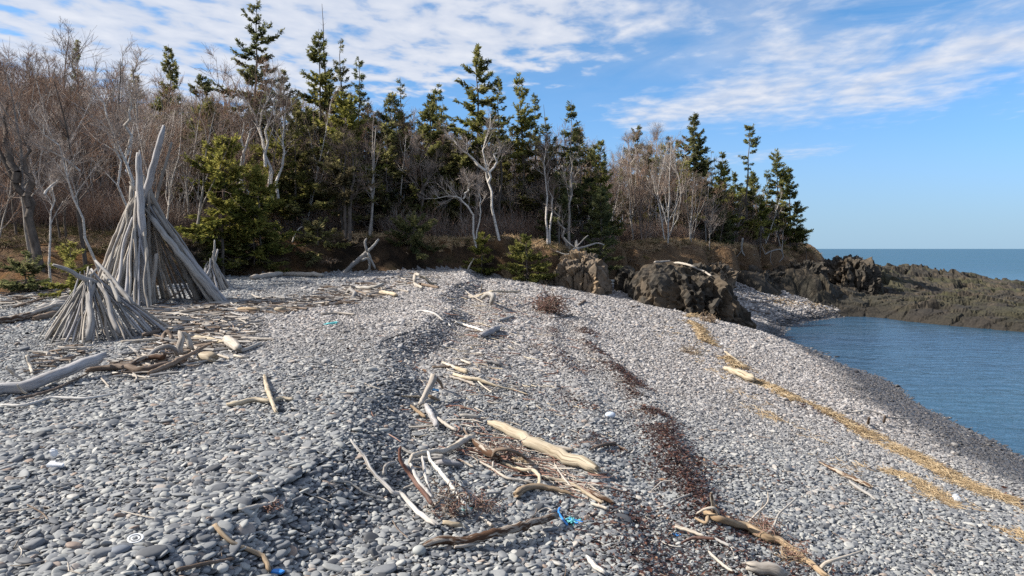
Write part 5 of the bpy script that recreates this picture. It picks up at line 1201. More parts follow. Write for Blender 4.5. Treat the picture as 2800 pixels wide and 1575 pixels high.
drift('pale stick tucked under the brown barky log', 'K', [(1165, 1222), (1280, 1208), (1405, 1180)], [30, 40, 24], 'pale')
drift('white stick end behind the brown barky log', 'K', [(1405, 935), (1460, 975), (1525, 1022)], [24, 36], 'pale')
drift('thin forked pale twig at the right end of the brown barky log', 'K', [(1950, 885), (2020, 850), (2100, 880)], [12, 14], 'pale')
drift('curved grey stick lying alone on cobbles left of the white root tangle', 'K', [(20, 602), (120, 605), (200, 622), (270, 670), (340, 715), (515, 772)], [16, 22, 22, 20], 'grey')
drift('thin dark forked twig below the long white crooked branch', 'K', [(590, 970), (640, 1050), (735, 1135)], [9, 10], 'brown')
drift('grey branch piece under the crooked thick-ended beige branch', 'K', [(1400, 730), (1500, 710), (1590, 700)], [20, 28], 'grey')
# right foreground
drift('long stripped branch at lower right with forked roots standing up', 'L', [(1048, 800), (1120, 838), (1190, 872), (1300, 905), (1420, 930), (1560, 1010), (1720, 1062), (1830, 1140), (1920, 1210), (2000, 1272), (2140, 1378)], [52, 66, 62, 66, 70, 56, 52, 56, 50], 'tan', 'branch', lift=[.04, .06, .04, .03, .03, .02], branches=[
    ([(1140, 800), (1125, 730), (1108, 640)], [44, 34, 30], 'bark', [.06, .2, .36]), ([(978, 822), (1050, 782), (1130, 768), (1168, 810), (1185, 885)], [16, 24, 24, 18], 'pale', [.02, .16, .2, .14, .02]),
    ([(1080, 840), (1062, 900), (965, 890)], [40, 30, 20], 'tan', [.06, .03, 0]), ([(1425, 910), (1500, 830), (1570, 765), (1610, 710), (1608, 628)], [18, 20, 16, 8], 'pale', [.05, .14, .2, .24, .34]),
    ([(1525, 890), (1545, 800), (1568, 718)], [10, 8], 'brown', [.05, .12, .2]), ([(1555, 1020), (1625, 975), (1665, 920), (1705, 825), (1780, 755), (1868, 678)], [26, 24, 18, 16], 'grey', [.05, .1, .16, .24, .3, .36]),
    ([(2075, 1298), (2120, 1255), (2190, 1230), (2330, 1185), (2470, 1140)], [40, 34, 24, 18], 'pale', [.03, .08, .12, .14, .16]), ([(2165, 1240), (2162, 1310), (2140, 1375)], [16, 12], 'pale', [.1, .05, 0])])
drift('white-ended short stick by a scrap of blue litter', 'L', [(795, 962), (900, 1000), (1045, 1052)], [32, 36, 28], 'pale')
drift('dark brown stick lying level below the white-ended stick', 'L', [(845, 1112), (960, 1070), (1140, 1076)], [18, 30, 24], 'red')
drift('short greenish-grey stick right of the dark brown stick', 'L', [(1140, 1072), (1200, 1105), (1275, 1138)], [24, 30], 'grey')
drift('grey slanting stick alone between the branch jam and the stripped branch', 'L', [(715, 770), (820, 718), (925, 678)], [20, 22], 'grey')
drift('thin hooked pale twig above the grey slanting stick', 'L', [(580, 650), (630, 605), (680, 568), (770, 558)], [10, 16, 14], 'pale')
drift('pale crooked stick at the bottom edge left of the white log end', 'L', [(1088, 1190), (1165, 1268), (1250, 1335), (1300, 1368)], [24, 30, 24], 'pale')
drift('white log end at the bottom edge of the picture', 'L', [(1430, 1325), (1600, 1355), (1760, 1420)], [90, 120, 120], 'pale', 'log', 'driftwood_log', rough=.04)
drift('white bone-like stick at the bottom edge', 'L', [(18, 1242), (80, 1310), (175, 1385)], [40, 50, 44], 'white')
drift('long brown-grey pole lying on the right-hand shingle', 'L', [(2060, 385), (2170, 445), (2290, 505), (2420, 560), (2522, 612)], [18, 36, 42, 36], 'bark')
drift('paler stick lying parallel below the long brown-grey pole', 'L', [(2325, 552), (2390, 610), (2470, 660), (2560, 722)], [26, 30, 22], 'grey')
drift('thin white forked branch near the wet stones by the water', 'M', [(600, 92), (720, 82), (820, 68), (940, 96), (1010, 124), (1205, 150)], [10, 14, 12, 8], 'pale', lift=[0, .05, .1, .08, .04, 0], branches=[([(730, 80), (765, 95), (800, 112)], [8, 6], 'pale'), ([(640, 75), (700, 55), (750, 60)], [7, 6], 'pale', [.05, .1, .1])])
drift('thick cream log end lying against the straw line', 'N', [(1735, 760), (1830, 795), (1930, 840), (2045, 882)], [42, 62, 78, 90], 'cream', 'log', 'driftwood_log', rough=.05)
drift('slim cream pole half buried in the straw line', 'N', [(1745, 595), (1850, 680), (1945, 752)], [22, 26, 18], 'cream')
drift('small curved brown stick left of the boulder on pale shingle', 'N', [(30, 262), (130, 255), (180, 245), (238, 225)], [10, 14, 18], 'brown')
drift('stubby grey-brown wood piece near the rock gap', 'N', [(300, 132), (330, 112), (365, 92)], [20, 24], 'brown')
drift('flat brown chip lying in front of the huge boulder', 'N', [(820, 145), (860, 146), (902, 142)], [14, 16], 'brown')
drift('long pale stick caught in the straw line near the water bend', 'N', [(2335, 1030), (2440, 1068), (2540, 1095)], [18, 20], 'pale')
drift('dark thin pole lying behind the boulder toward the reef', 'E', [(160, 795), (260, 828), (350, 838)], [12, 12], 'brown')
drift('dark curved stick lying on the far shingle under the reef', 'E', [(100, 738), (240, 735), (420, 725), (600, 722)], [8, 9, 7], 'brown')
drift('pale log lying in the gap between outcrop and boulder', 'C', [(840, 875), (890, 872), (940, 870)], [26, 28], 'pale', 'log', 'driftwood_log')
drift('second pale log lying nearer in the gap beside the boulder', 'C', [(845, 905), (890, 900), (930, 898)], [22, 24], 'pale', 'log', 'driftwood_log')

# logs stranded on top of the boulder
dg = bpy.context.evaluated_depsgraph_get(); dg.update()
def on_boulder(px, py):
    o = BOULDER; d = Vector(ray(px, py)); q0 = Vector((0, 0, CAMZ)) - o.location
    ok, hit, nn, ix = o.ray_cast(q0, d.normalized()); 
    return np.array(hit + o.location) if ok else None
def boulder_log(label, reg, pts, w0, mat):
    P = []
    for x, y in pts:
        px, py = zp_(reg, x, y); h = None
        for k in range(16):
            h = on_boulder(px, py + k * 2)
            if h is not None: break
        if h is None: h = at(px, py, 39.5)
        P.append(h + np.array([0, -.05, .07]))
    r_ = w0 * ZR[reg][2] / 2 / F * 39
    P = np.array(P); P[:, 2] += .05
    o = timber('driftwood_branch', P, r_, r_ * .7, WOOD[mat], np.random.default_rng(31)); tag(o, label, 'driftwood', DW)
boulder_log('crooked white branch stranded across the top of the huge boulder', 'C', [(1430, 722), (1500, 728), (1570, 748), (1640, 778), (1700, 805), (1750, 838)], 22, 'pale')
boulder_log('short pale log stranded on the left top of the huge boulder', 'C', [(1255, 716), (1320, 712), (1390, 704)], 20, 'pale')

# uprooted stump and dead limbs on top of the rock outcrop
def limb(label, pts, dep, w0, w1, mat, cat='dead branch', name='dead_branch', br=()):
    P = np.array([at(D(x), D(y), dep + k * .12) for k, (x, y) in enumerate(pts)])
    o = timber(name, P, w0 / 2 / 1717 * dep, w1 / 2 / 1717 * dep, WOOD[mat], np.random.default_rng(int(pts[0][0]))); tag(o, label, cat)
    for b in br:
        Q = np.array([at(D(x), D(y), dep + .1 * k) for k, (x, y) in enumerate(b)]) - P[0]
        timber('branch', Q, w1 / 2 / 1717 * dep * .6, w1 / 5 / 1717 * dep, WOOD[mat], np.random.default_rng(int(b[0][0]) + 7), o)
    return o
limb('grey dead limb reaching right from the uprooted stump on the outcrop', [(1440, 628), (1475, 620), (1500, 612), (1520, 616)], 41, 6, 3, 'grey')
limb('pale uprooted stump with ragged roots on top of the rock outcrop', [(1455, 645), (1452, 622), (1449, 606)], 41, 10, 6, 'grey', 'stump', 'uprooted_stump', [[(1455, 632), (1425, 640), (1400, 632)], [(1455, 635), (1480, 645), (1496, 655)], [(1452, 620), (1470, 600), (1480, 592)], [(1455, 640), (1462, 660), (1470, 680)], [(1450, 625), (1430, 610), (1420, 598)], [(1458, 640), (1445, 660), (1442, 675)]])
limb('pale dead root hanging below the headland turf', [(1868, 600), (1866, 630), (1880, 650), (1905, 668)], 57.5, 5, 3, 'grey', br=[[(1866, 630), (1850, 650)], [(1880, 650), (1900, 640)]])
limb('twisted pale roots over the shadowed headland hollow', [(1925, 640), (1940, 632), (1962, 628), (1970, 645), (1960, 660)], 59, 4, 3, 'grey', br=[[(1940, 632), (1938, 655), (1945, 668)], [(1925, 640), (1915, 615)]])
limb('white dead branch propped against the bank left of the outcrop', [(1170, 700), (1180, 672), (1192, 650)], 38.3, 5, 3, 'pale')
limb('bleached dead bough hanging over the bank right of the small cone', [(735, 610), (742, 590), (752, 575), (760, 570)], 36, 4, 2, 'pale', br=[[(742, 590), (735, 582)]])

limb('uprooted grey trunk leaning down from the bank into the dark hollow', [(862, 692), (885, 668), (905, 652), (925, 632)], 35.6, 11, 13, 'grey', 'fallen trunk', 'fallen_trunk', [[(925, 636), (934, 655), (944, 676)], [(910, 655), (926, 650), (930, 672), (922, 684)], [(925, 632), (940, 618), (952, 602)], [(924, 632), (918, 612), (922, 600)]])
# ---------------------------------------------------------------- the driftwood cones
def pole(parent, origin, a, b, r0, r1, rng, mat='tipi', bend=.03):
    a = np.array(a); b = np.array(b); L = np.linalg.norm(b - a)
    m1 = a * .66 + b * .34 + rng.normal(0, bend * L, 3) * .5; m2 = a * .33 + b * .67 + rng.normal(0, bend * L, 3) * .5
    P = np.array([a, m1, m2, b]) - origin
    n = int(np.clip(L / .18, 8, 22)); Q = catmull(P, n); rr = np.linspace(r0, r1, n)
    Q[1:-1] += rng.normal(0, .12, (n - 2, 3)) * rr[1:-1, None]
    V, Fq, gr = tube(Q, rr, rng, sides=8, rough=.09)
    return obj('pole', mesh('pole', V, Fq, smooth=True, attrs={'grain': gr}), WOOD[mat], parent)

# tall cone
rng = np.random.default_rng(71)
DT = 21.8
base0 = at(D(400), D(752), DT); cx_, cy_ = base0[0], DT; zg = T1(cx_, cy_)
tall = empty('driftwood_tipi', (cx_, cy_, zg)); tag(tall, 'tallest driftwood cone of long weathered poles, open on one side', 'driftwood tipi', 'driftwood cones on the beach'); O = np.array([cx_, cy_, zg])
apex = at(D(352), D(500), DT)
def gz(x, y): return T1(x, y) - .05
def named(pts, dep0, dep1, w0, w1, mat='tipi', bend=.01):
    a = at(D(pts[0][0]), D(pts[0][1]), dep0); b = at(D(pts[1][0]), D(pts[1][1]), dep1); a[2] = min(a[2], gz(a[0], a[1]))
    pole(tall, O, a, b, w0 / 2 / 1717 * DT, w1 / 2 / 1717 * DT, rng, mat, bend)
dF = G(D(366), D(770))[1]
named([(366, 768), (348, 384)], dF, DT - .45, 21, 15, 'lilac')                # the stout front pole
named([(292, 745), (412, 318)], DT + .6, DT - .3, 24, 13, 'lilac', .008)       # the longest pole
named([(318, 748), (432, 358)], DT + .9, DT - .2, 12, 6, 'tipi')
named([(256, 705), (342, 500)], DT - .1, DT - .1, 26, 20, 'tipi', .006)
named([(560, 748), (378, 545)], DT - .1, DT - .2, 19, 13, 'grey', .008)
named([(548, 746), (385, 520)], DT + .5, DT - .1, 15, 9, 'tipi')
named([(500, 742), (372, 470)], DT + .9, DT, 18, 11, 'tipi')
named([(378, 762), (375, 470)], dF + .5, DT, 12, 8, 'pale')
named([(385, 765), (392, 640)], dF + .1, DT - .6, 15, 11, 'pale', .06)
named([(322, 758), (330, 470)], DT - .6, DT + .1, 14, 9, 'tipi')
named([(340, 766), (352, 520)], dF + .2, DT - .2, 12, 8, 'tipi')
named([(420, 740), (360, 440)], DT + 1.6, DT + .3, 14, 8, 'tipi')
rx_, ry_ = 1.95, 1.6
k = 0
while k < 82:
    th = rng.uniform(0, 2 * PI)
    if -1.15 < ((th + PI) % (2 * PI) - PI) < -.25: continue          # the open side
    if -2.0 < ((th + PI) % (2 * PI) - PI) < -1.15 and rng.uniform() < .45: continue
    bx_ = cx_ + rx_ * math.cos(th) * rng.uniform(.88, 1.08); by_ = cy_ + ry_ * math.sin(th) * rng.uniform(.88, 1.08)
    a = np.array([bx_, by_, gz(bx_, by_)]); over = rng.choice([.72, .85, .95, 1.0, 1.06, 1.12], p=[.2, .25, .25, .15, .10, .05])
    tgt = np.array([apex[0] + rng.normal(0, .10) + .10 * math.cos(th), apex[1] + rng.normal(0, .1) + .10 * math.sin(th), apex[2] + rng.normal(0, .1)])
    b = a + (tgt - a) * over; r0 = rng.uniform(.032, .078)
    pole(tall, O, a, b, r0, r0 * rng.uniform(.5, .75), rng, rng.choice(['tipi', 'pale', 'grey', 'lilac', 'pale']), .025); k += 1
# small stubs near the top and a cross stick
named([(336, 560), (318, 530)], DT - .2, DT - .4, 9, 6, 'pale')
named([(395, 720), (470, 722)], DT - .2, DT, 5, 4, 'brown', .02)
for ch in list(tall.children)[-2:]: ch.name = 'stick'

def small_cone(label, apex_px, left_px, right_px, dep, ry, n, hsc, seed, rmin, rmax, over=(.8, 1.12), extra=()):
    rng = np.random.default_rng(seed)
    A = at(D(apex_px[0]), D(apex_px[1]), dep); xl = at(D(left_px), 700, dep)[0]; xr = at(D(right_px), 700, dep)[0]
    cx_ = (xl + xr) / 2; rx = (xr - xl) / 2; root = empty('driftwood_tipi', (cx_, dep, T1(cx_, dep))); O = np.array([cx_, dep, T1(cx_, dep)])
    tag(root, label, 'driftwood tipi', 'driftwood cones on the beach')
    for k in range(n):
        th = 2 * PI * (k + rng.uniform(-.6, .6)) / n; rr = rng.uniform(.62, 1.06)
        if math.sin(th) > .3 and rng.uniform() < .35: continue
        x = cx_ + rx * math.cos(th) * rr; y = dep + ry * math.sin(th) * rr; a = np.array([x, y, T1(x, y) - .04])
        tgt = A + np.array([.10 * math.cos(th), .10 * math.sin(th), 0]) + rng.normal(0, .06, 3)
        b = a + (tgt - a) * rng.uniform(*over); r0 = rng.uniform(rmin, rmax) * (1.4 if rng.uniform() < .15 else 1)
        pole(root, O, a, b, r0, r0 * rng.uniform(.45, .8), rng, rng.choice(['lilac', 'pale', 'grey', 'tipi', 'pale']), .035)
    for (p0, p1, d0, d1, w0, w1) in extra:
        a = at(D(p0[0]), D(p0[1]), d0); b = at(D(p1[0]), D(p1[1]), d1)
        pole(root, O, a, b, w0 / 2 / 1717 * dep, w1 / 2 / 1717 * dep, rng, 'grey', .04)
    return root
small_cone('low wide driftwood cone of silver sticks in front of the tallest cone', (232, 702), 118, 412, 15.5, 1.25, 94, 1, 73, .015, .036, extra=[((245, 712), (133, 666), 15.4, 15.0, 15, 8), ((262, 722), (198, 690), 15.6, 15.3, 7, 4), ((335, 765), (240, 655), 15.2, 15.9, 13, 7), ((300, 760), (258, 690), 15.1, 15.7, 11, 7), ((222, 858), (238, 712), 14.2, 15.4, 17, 13), ((300, 838), (242, 708), 14.5, 15.4, 13, 9)])
small_cone('smallest and farthest driftwood cone near the bank', (532, 662), 492, 592, 26.3, .8, 46, 1, 75, .025, .06, extra=[((520, 700), (540, 604), 26.2, 26.2, 8, 4), ((530, 705), (548, 628), 26.3, 26.4, 8, 5), ((545, 705), (536, 632), 26.1, 26.2, 8, 5)])

# ---------------------------------------------------------------- uncountable beach litter
def band(n, f, seed):
    g = np.random.default_rng(seed); return f(g, n)
M_LIT = {k: WOOD[k] for k in ('pale', 'brown', 'red')}
def litter(name, label, P, yaw, L, r, mats, seed, bend=.2, tilt=.14, cat='driftwood litter', lift=.03):
    g = np.random.default_rng(seed); n = len(P); d = np.stack([np.cos(yaw), np.sin(yaw), g.normal(0, tilt, n)], 1)
    z = terrain(P[:, 0], P[:, 1]) + lift + g.uniform(0, .03, n)
    B = np.concatenate([P, z[:, None]], 1); pts = np.empty((n, 4, 3)); side = np.stack([-d[:, 1], d[:, 0], 0 * yaw], 1); q_ = g.normal(0, bend, (n, 1)) * L[:, None]
    for k, t in enumerate((-.5, -.17, .17, .5)): pts[:, k] = B + d * (L * t)[:, None] + side * q_ * (1 - 4 * t * t)
    zt = terrain(pts[:, :, 0].ravel(), pts[:, :, 1].ravel()).reshape(n, 4); pts[:, :, 2] = np.maximum(zt + lift * .7, pts[:, :, 2] * .7 + (zt + lift) * .3)
    rr = r[:, None] * np.array([[.8, 1, .9, .5]])
    V, Fq = polyprisms(pts, rr, 4)
    mi = np.repeat(g.choice(len(mats), n, p=[m_[1] for m_ in mats]), len(Fq) // n).astype(np.int32)
    per = len(V) // n; gr = V.copy(); gr[:, 2] = np.repeat(g.uniform(0, 50, n), per) + V[:, 0] * .3; gr[:, :2] = np.repeat(g.uniform(-1, 1, (n, 2)), per, 0) * .3
    me = mesh(name, V, Fq, attrs={'grain': gr})
    for m_ in mats: me.materials.append(m_[0])
    me.polygons.foreach_set('material_index', mi); o = obj(name, me); tag(o, label, cat, kind='stuff'); return o
g = np.random.default_rng(91)
def px_cloud(reg, poly, n, g, spread):
    out = []
    seg = g.integers(0, len(poly) - 1, n); t = g.uniform(0, 1, n)
    for k in range(n):
        a, b = poly[seg[k]], poly[seg[k] + 1]; x = a[0] + (b[0] - a[0]) * t[k] + g.normal(0, spread[0]); y = a[1] + (b[1] - a[1]) * t[k] + g.normal(0, spread[1])
        p = G(*zp_(reg, x, y)); out.append(p[:2])
    return np.array(out)
Pp = np.concatenate([
    px_cloud('A', [(1400, 1120), (1800, 1110), (2200, 1090), (2560, 1120)], 260, g, (60, 26)),
    px_cloud('A', [(1450, 1200), (1700, 1240), (2000, 1260)], 300, g, (150, 50)),
    px_cloud('B', [(0, 1070), (300, 1080), (600, 1060), (900, 1000), (1150, 960)], 380, g, (70, 34)),
    px_cloud('B', [(560, 950), (900, 930), (1300, 860), (1560, 850)], 140, g, (70, 26)),
    px_cloud('F', [(1100, 520), (1400, 440), (1700, 300), (1950, 230), (2200, 200)], 330, g, (110, 60)),
    px_cloud('F', [(300, 500), (500, 420), (650, 400)], 60, g, (90, 50)),
    px_cloud('A', [(0, 1080), (300, 1000), (560, 960)], 160, g, (90, 40))])
n = len(Pp); L = .12 + g.gamma(2.0, .13, n)
litter('plateau_sticks', 'jumble of small driftwood sticks strewn round the driftwood cones', Pp, g.uniform(0, 3.14, n), L, .008 + .030 * L * g.uniform(.5, 1.3, n), [(WOOD['pale'], .42), (WOOD['brown'], .36), (WOOD['grey'], .22)], 1, lift=.065)
y = g.uniform(8.5, 31, 620); x = g.normal(0, 1, 620) * .9 - .1 - .02 * y; L = np.minimum(.07 + g.gamma(1.5, .12, 620), .6)
litter('trough_sticks', 'thin reddish and pale sticks strewn along the trough behind the berm', np.stack([x, y], 1), g.normal(-.7, .75, 620), L, .005 + .017 * L * g.uniform(.5, 1.2, 620), [(WOOD['pale'], .40), (WOOD['red'], .42), (WOOD['cream'], .18)], 2)
Pp = px_cloud('J', [(1000, 900), (1250, 1000), (1600, 1100), (2000, 1300)], 300, g, (120, 60)); L = .06 + g.gamma(1.6, .09, 300)
litter('jam_twigs', 'small twigs caught in the branch jam beside the big cream log', Pp, g.normal(-.4, .7, 300), L, .003 + .012 * L, [(WOOD['pale'], .5), (WOOD['red'], .5)], 3, lift=.05)
y = g.uniform(4.5, 34, 900); u = g.uniform(-.8, .7, 900); x = u * y; ok = (x < 11); x, y = x[ok], y[ok]; n = len(x); L = .05 + g.gamma(1.5, .07, n)
litter('stray_twigs', 'stray bits of twig lying between the pebbles all over the beach', np.stack([x, y], 1), g.uniform(0, 6.3, n), L, .003 + .01 * L, [(WOOD['pale'], .6), (WOOD['brown'], .4)], 4)

# fine root tangle of the white root tangle and the stripped branch
def tangle(label, reg, c, n, spread, seed, mats, rad=.006, lift=.16, name='root_tangle'):
    g = np.random.default_rng(seed); ctr = G(*zp_(reg, *c)); pts = np.empty((n, 7, 3)); p = ctr + g.normal(0, .35, (n, 3)) * np.array([spread, spread, 0]) + np.array([0, 0, 1]) * g.uniform(.02, lift, (n, 1)); d = unit(g.normal(0, 1, (n, 3)) * np.array([1, 1, .5]))
    L = spread * g.uniform(.5, 1.4, n)
    for k in range(7):
        pts[:, k] = p; p = p + d * (L / 6)[:, None]; d = unit(d + g.normal(0, .45, (n, 3)) + (ctr + np.array([0, 0, lift * .4]) - p) * .6 / spread)
        p[:, 2] = np.maximum(p[:, 2], terrain(p[:, 0], p[:, 1]) + .01)
    V, Fq = polyprisms(pts, (rad * g.uniform(.5, 1.6, n))[:, None] * np.linspace(1, .4, 7)[None], 4)
    me = mesh(name, V - ctr, Fq, attrs={'grain': V}); 
    for m_ in mats: me.materials.append(m_)
    me.polygons.foreach_set('material_index', np.repeat(g.integers(0, len(mats), n), len(Fq) // n).astype(np.int32))
    o = obj(name, me, loc=ctr); tag(o, label, 'roots'); return o
tangle('matted ball of thin dark and pale roots where the white branches meet', 'K', (1130, 900), 80, .24, 5, [WOOD['red'], WOOD['pale'], WOOD['brown']], .006, .3)
tangle('dark rooty weed clinging to the middle of the stripped branch', 'L', (1560, 1020), 110, .30, 6, [WOOD['red'], WOOD['brown'], WOOD['red']], .005, .14)
tangle('tangle of thin red roots on the barky root log beside the cream log', 'J', (1240, 985), 90, .32, 7, [WOOD['red'], WOOD['pale'], WOOD['brown']], .006, .22)
tangle('dark twiggy weed at the right end of the brown barky log', 'K', (1430, 850), 70, .25, 8, [WOOD['red'], WOOD['red'], WOOD['brown']], .004, .12)
tangle('rusty weed scraps hanging on the lower part of the stripped branch', 'L', (1830, 1230), 70, .25, 9, [WOOD['tan'], WOOD['red']], .004, .1)
tangle('dark red weed tuft on the tip of the grey-brown stick', 'G', (2400, 880), 40, .13, 10, [WOOD['red']], .004, .08)
tangle('brown bush of dead weed standing at the top of the weed line', 'N', (10, 200), 200, .75, 11, [WOOD['red'], WOOD['brown'], WOOD['red']], .012, .6)
tangle('clump of tan and dark weed beside the top of the straw line', 'N', (1590, 300), 90, .55, 12, [WOOD['tan'], WOOD['brown']], .012, .25)
tangle('heap of tan weed lying alone left of the straw line', 'N', (1400, 605), 80, .5, 13, [WOOD['tan'], WOOD['brown'], WOOD['cream']], .008, .12)

# dark red seaweed lines
def mat_weed():
    m = newmat('seaweed'); t = m.attr('tint')
    m.out(m.pbr(m.ramp(t, [(0, (.012, .007, .006)), (.5, (.042, .018, .014)), (.85, (.10, .042, .028)), (1, (.20, .12, .07))]), .55, None, .3)); return m.m
M_WEED = mat_weed()
def flakes(name, label, x, y, size, seed, mat, cat, lift=.03, tilt=.5):
    g = np.random.default_rng(seed); n = len(x); z = terrain(x, y) + lift * g.uniform(.2, 1.6, n); yaw = g.uniform(0, 6.28, n)
    Dv = unit(np.stack([np.cos(yaw), np.sin(yaw), g.normal(0, tilt * .6, n)], 1)); S = unit(np.cross(Dv, unit(np.array([0, 0, 1.]) + g.normal(0, tilt, (n, 3)))))
    V, Fq = kites(np.stack([x, y, z], 1), Dv, S, size, size * g.uniform(.2, .6, n)); tv = np.repeat(np.clip(g.normal(.45, .25, n), 0, 1), 4)
    o = obj(name, mesh(name, V, Fq, attrs={'tint': tv}), mat); tag(o, label, cat, kind='stuff'); return o
xs_, ys_ = [], []
def wl(n, x0, wob, wid, y0, y1, thr, seed):
    y = g.uniform(y0, y1, n) ; x = x0 + wob * np.sin(y * .55 + seed) + g.normal(0, 1, n) * wid * (1 + 1.5 * (n2(y, 0 * y, .7, seed + 1) + .2))
    kp = n2(x, y, .9, seed) > thr; xs_.append(x[kp]); ys_.append(y[kp])
wl(26000, 2.55, .22, .16, 6.5, 23, .0, 201); wl(18000, 1.3, .2, .30, 6, 26, .07, 202); wl(10000, 2.0, .3, .6, 5.2, 13, .06, 203)
wl(7000, -1.5, .2, .3, 11, 24, .08, 204); wl(4000, -.2, .3, .7, 8, 28, .1, 205); wl(5000, 2.2, .3, .55, 4.4, 8, .03, 206); wl(2500, 1.25, .1, .3, 23, 27, -.1, 207)
flakes('seaweed', 'dried dark red seaweed lying in lines along the shingle', np.concatenate(xs_), np.concatenate(ys_), g.gamma(3, .010, sum(len(q_) for q_ in xs_)) + .014, 21, M_WEED, 'seaweed', .03)

_sl = [(1912, 852), (1886, 872), (1912, 905), (1965, 963), (2060, 1040), (2180, 1100), (2310, 1160), (2480, 1242), (2640, 1330), (2830, 1395)]
_sp = catmull(np.array([G(a, b)[:2] for a, b in _sl]), 120); _i = g.integers(0, 120, 5200); _x = _sp[_i, 0] + g.normal(0, .30, 5200); _y = _sp[_i, 1] + g.normal(0, .35, 5200); _k = n2(_x, _y, .7, 311) > .03
flakes('weed_scraps', 'dark weed scraps mixed into the straw line above the water', _x[_k], _y[_k], g.gamma(3, .011, int(_k.sum())) + .015, 25, M_WEED, 'seaweed', .05)
# golden straw line
def mat_straw():
    m = newmat('straw'); t = m.attr('tint')
    m.out(m.pbr(m.ramp(t, [(0, (.06, .043, .026)), (.35, (.22, .152, .086)), (.7, (.37, .275, .165)), (1, (.48, .39, .26))]), .7, None, .2)); return m.m
M_STRAW = mat_straw()
line = [(1818, 858), (1895, 862), (1880, 885), (1912, 905), (1925, 930), (1945, 950), (1965, 963), (2010, 1000), (2060, 1040), (2120, 1068), (2180, 1100), (2245, 1125), (2310, 1160), (2400, 1205), (2480, 1242), (2560, 1285), (2640, 1330), (2720, 1360), (2830, 1395)]
line = [(1912, 852), (1886, 872)] + line[3:]
LP = np.array([G(a, b)[:2] for a, b in line]); LPc = catmull(LP, 200); seg_ = np.concatenate([[0], np.cumsum(np.linalg.norm(np.diff(LPc, axis=0), axis=1))])
def straw(name, label, Pc, s_, n, wid, seed, thick, lr=(.12, .4), rad=.0045, thr=-.5):
    g = np.random.default_rng(seed); s0 = g.uniform(0, s_[-1], n); x = np.interp(s0, s_, Pc[:, 0]); y = np.interp(s0, s_, Pc[:, 1]); dx = np.interp(s0 + .3, s_, Pc[:, 0]) - x; dy = np.interp(s0 + .3, s_, Pc[:, 1]) - y
    off = g.normal(0, 1, n) * wid * (.6 + .9 * (n2(x, y, .8, seed) + .3)); nx_, ny_ = -dy, dx; nn = np.hypot(nx_, ny_) + 1e-6; x = x + nx_ / nn * off; y = y + ny_ / nn * off
    kp = n2(x, y, 1.1, seed + 5) > thr; x, y, dx, dy, off = x[kp], y[kp], dx[kp], dy[kp], off[kp]; n = len(x)
    yaw = np.arctan2(dy, dx) + g.normal(0, .9, n); L = g.uniform(*lr, n); h = thick * np.exp(-(off / wid) ** 2) * g.uniform(0, 1, n) + .015
    dv = unit(np.stack([np.cos(yaw), np.sin(yaw), g.normal(0, .16, n)], 1)); c_ = np.stack([x, y, terrain(x, y) + h], 1)
    rr = rad * g.uniform(.6, 1.5, n) * np.clip(y / 14, .8, 2.2)
    V, Fq = prisms(c_ - dv * (L / 2)[:, None], c_ + dv * (L / 2)[:, None], rr, rr * .6, 3)
    o = obj(name, mesh(name, V, Fq, attrs={'tint': np.repeat(np.clip(g.normal(.55, .25, n), 0, 1), 6)}), M_STRAW); tag(o, label, 'straw', kind='stuff')
straw('straw', 'golden dead reed straw washed up in a long line above the water', LPc, seg_, 19000, .24, 31, .10, thr=-.06)
L2 = np.array([G(a, b)[:2] for a, b in [(2440, 1290), (2520, 1330), (2600, 1385), (2660, 1400), (2720, 1430), (2800, 1470), (2860, 1500)]]); L2c = catmull(L2, 60); s2 = np.concatenate([[0], np.cumsum(np.linalg.norm(np.diff(L2c, axis=0), axis=1))])
straw('straw', 'second fainter line of straw and weed at the lower right', L2c, s2, 1600, .24, 33, .04, thr=.03)
L3 = np.array([G(a, b)[:2] for a, b in [(1790, 850), (1850, 920), (1880, 960), (1930, 990), (2010, 1060), (2120, 1150), (2300, 1260), (2440, 1340)]]); L3c = catmull(L3, 80); s3 = np.concatenate([[0], np.cumsum(np.linalg.norm(np.diff(L3c, axis=0), axis=1))])
straw('straw', 'sparse wisps of straw scattered below the seaweed lines', L3c, s3, 2200, .40, 35, .02, thr=.04)
L4 = np.array([G(*zp_('E', a, b))[:2] for a, b in [(330, 722), (450, 722), (560, 735), (680, 745), (820, 770)]]); L4c = catmull(L4, 40); s4 = np.concatenate([[0], np.cumsum(np.linalg.norm(np.diff(L4c, axis=0), axis=1))])
straw('straw', 'patch of straw on the far shingle below the reef', L4c, s4, 1600, .5, 37, .04, rad=.007)

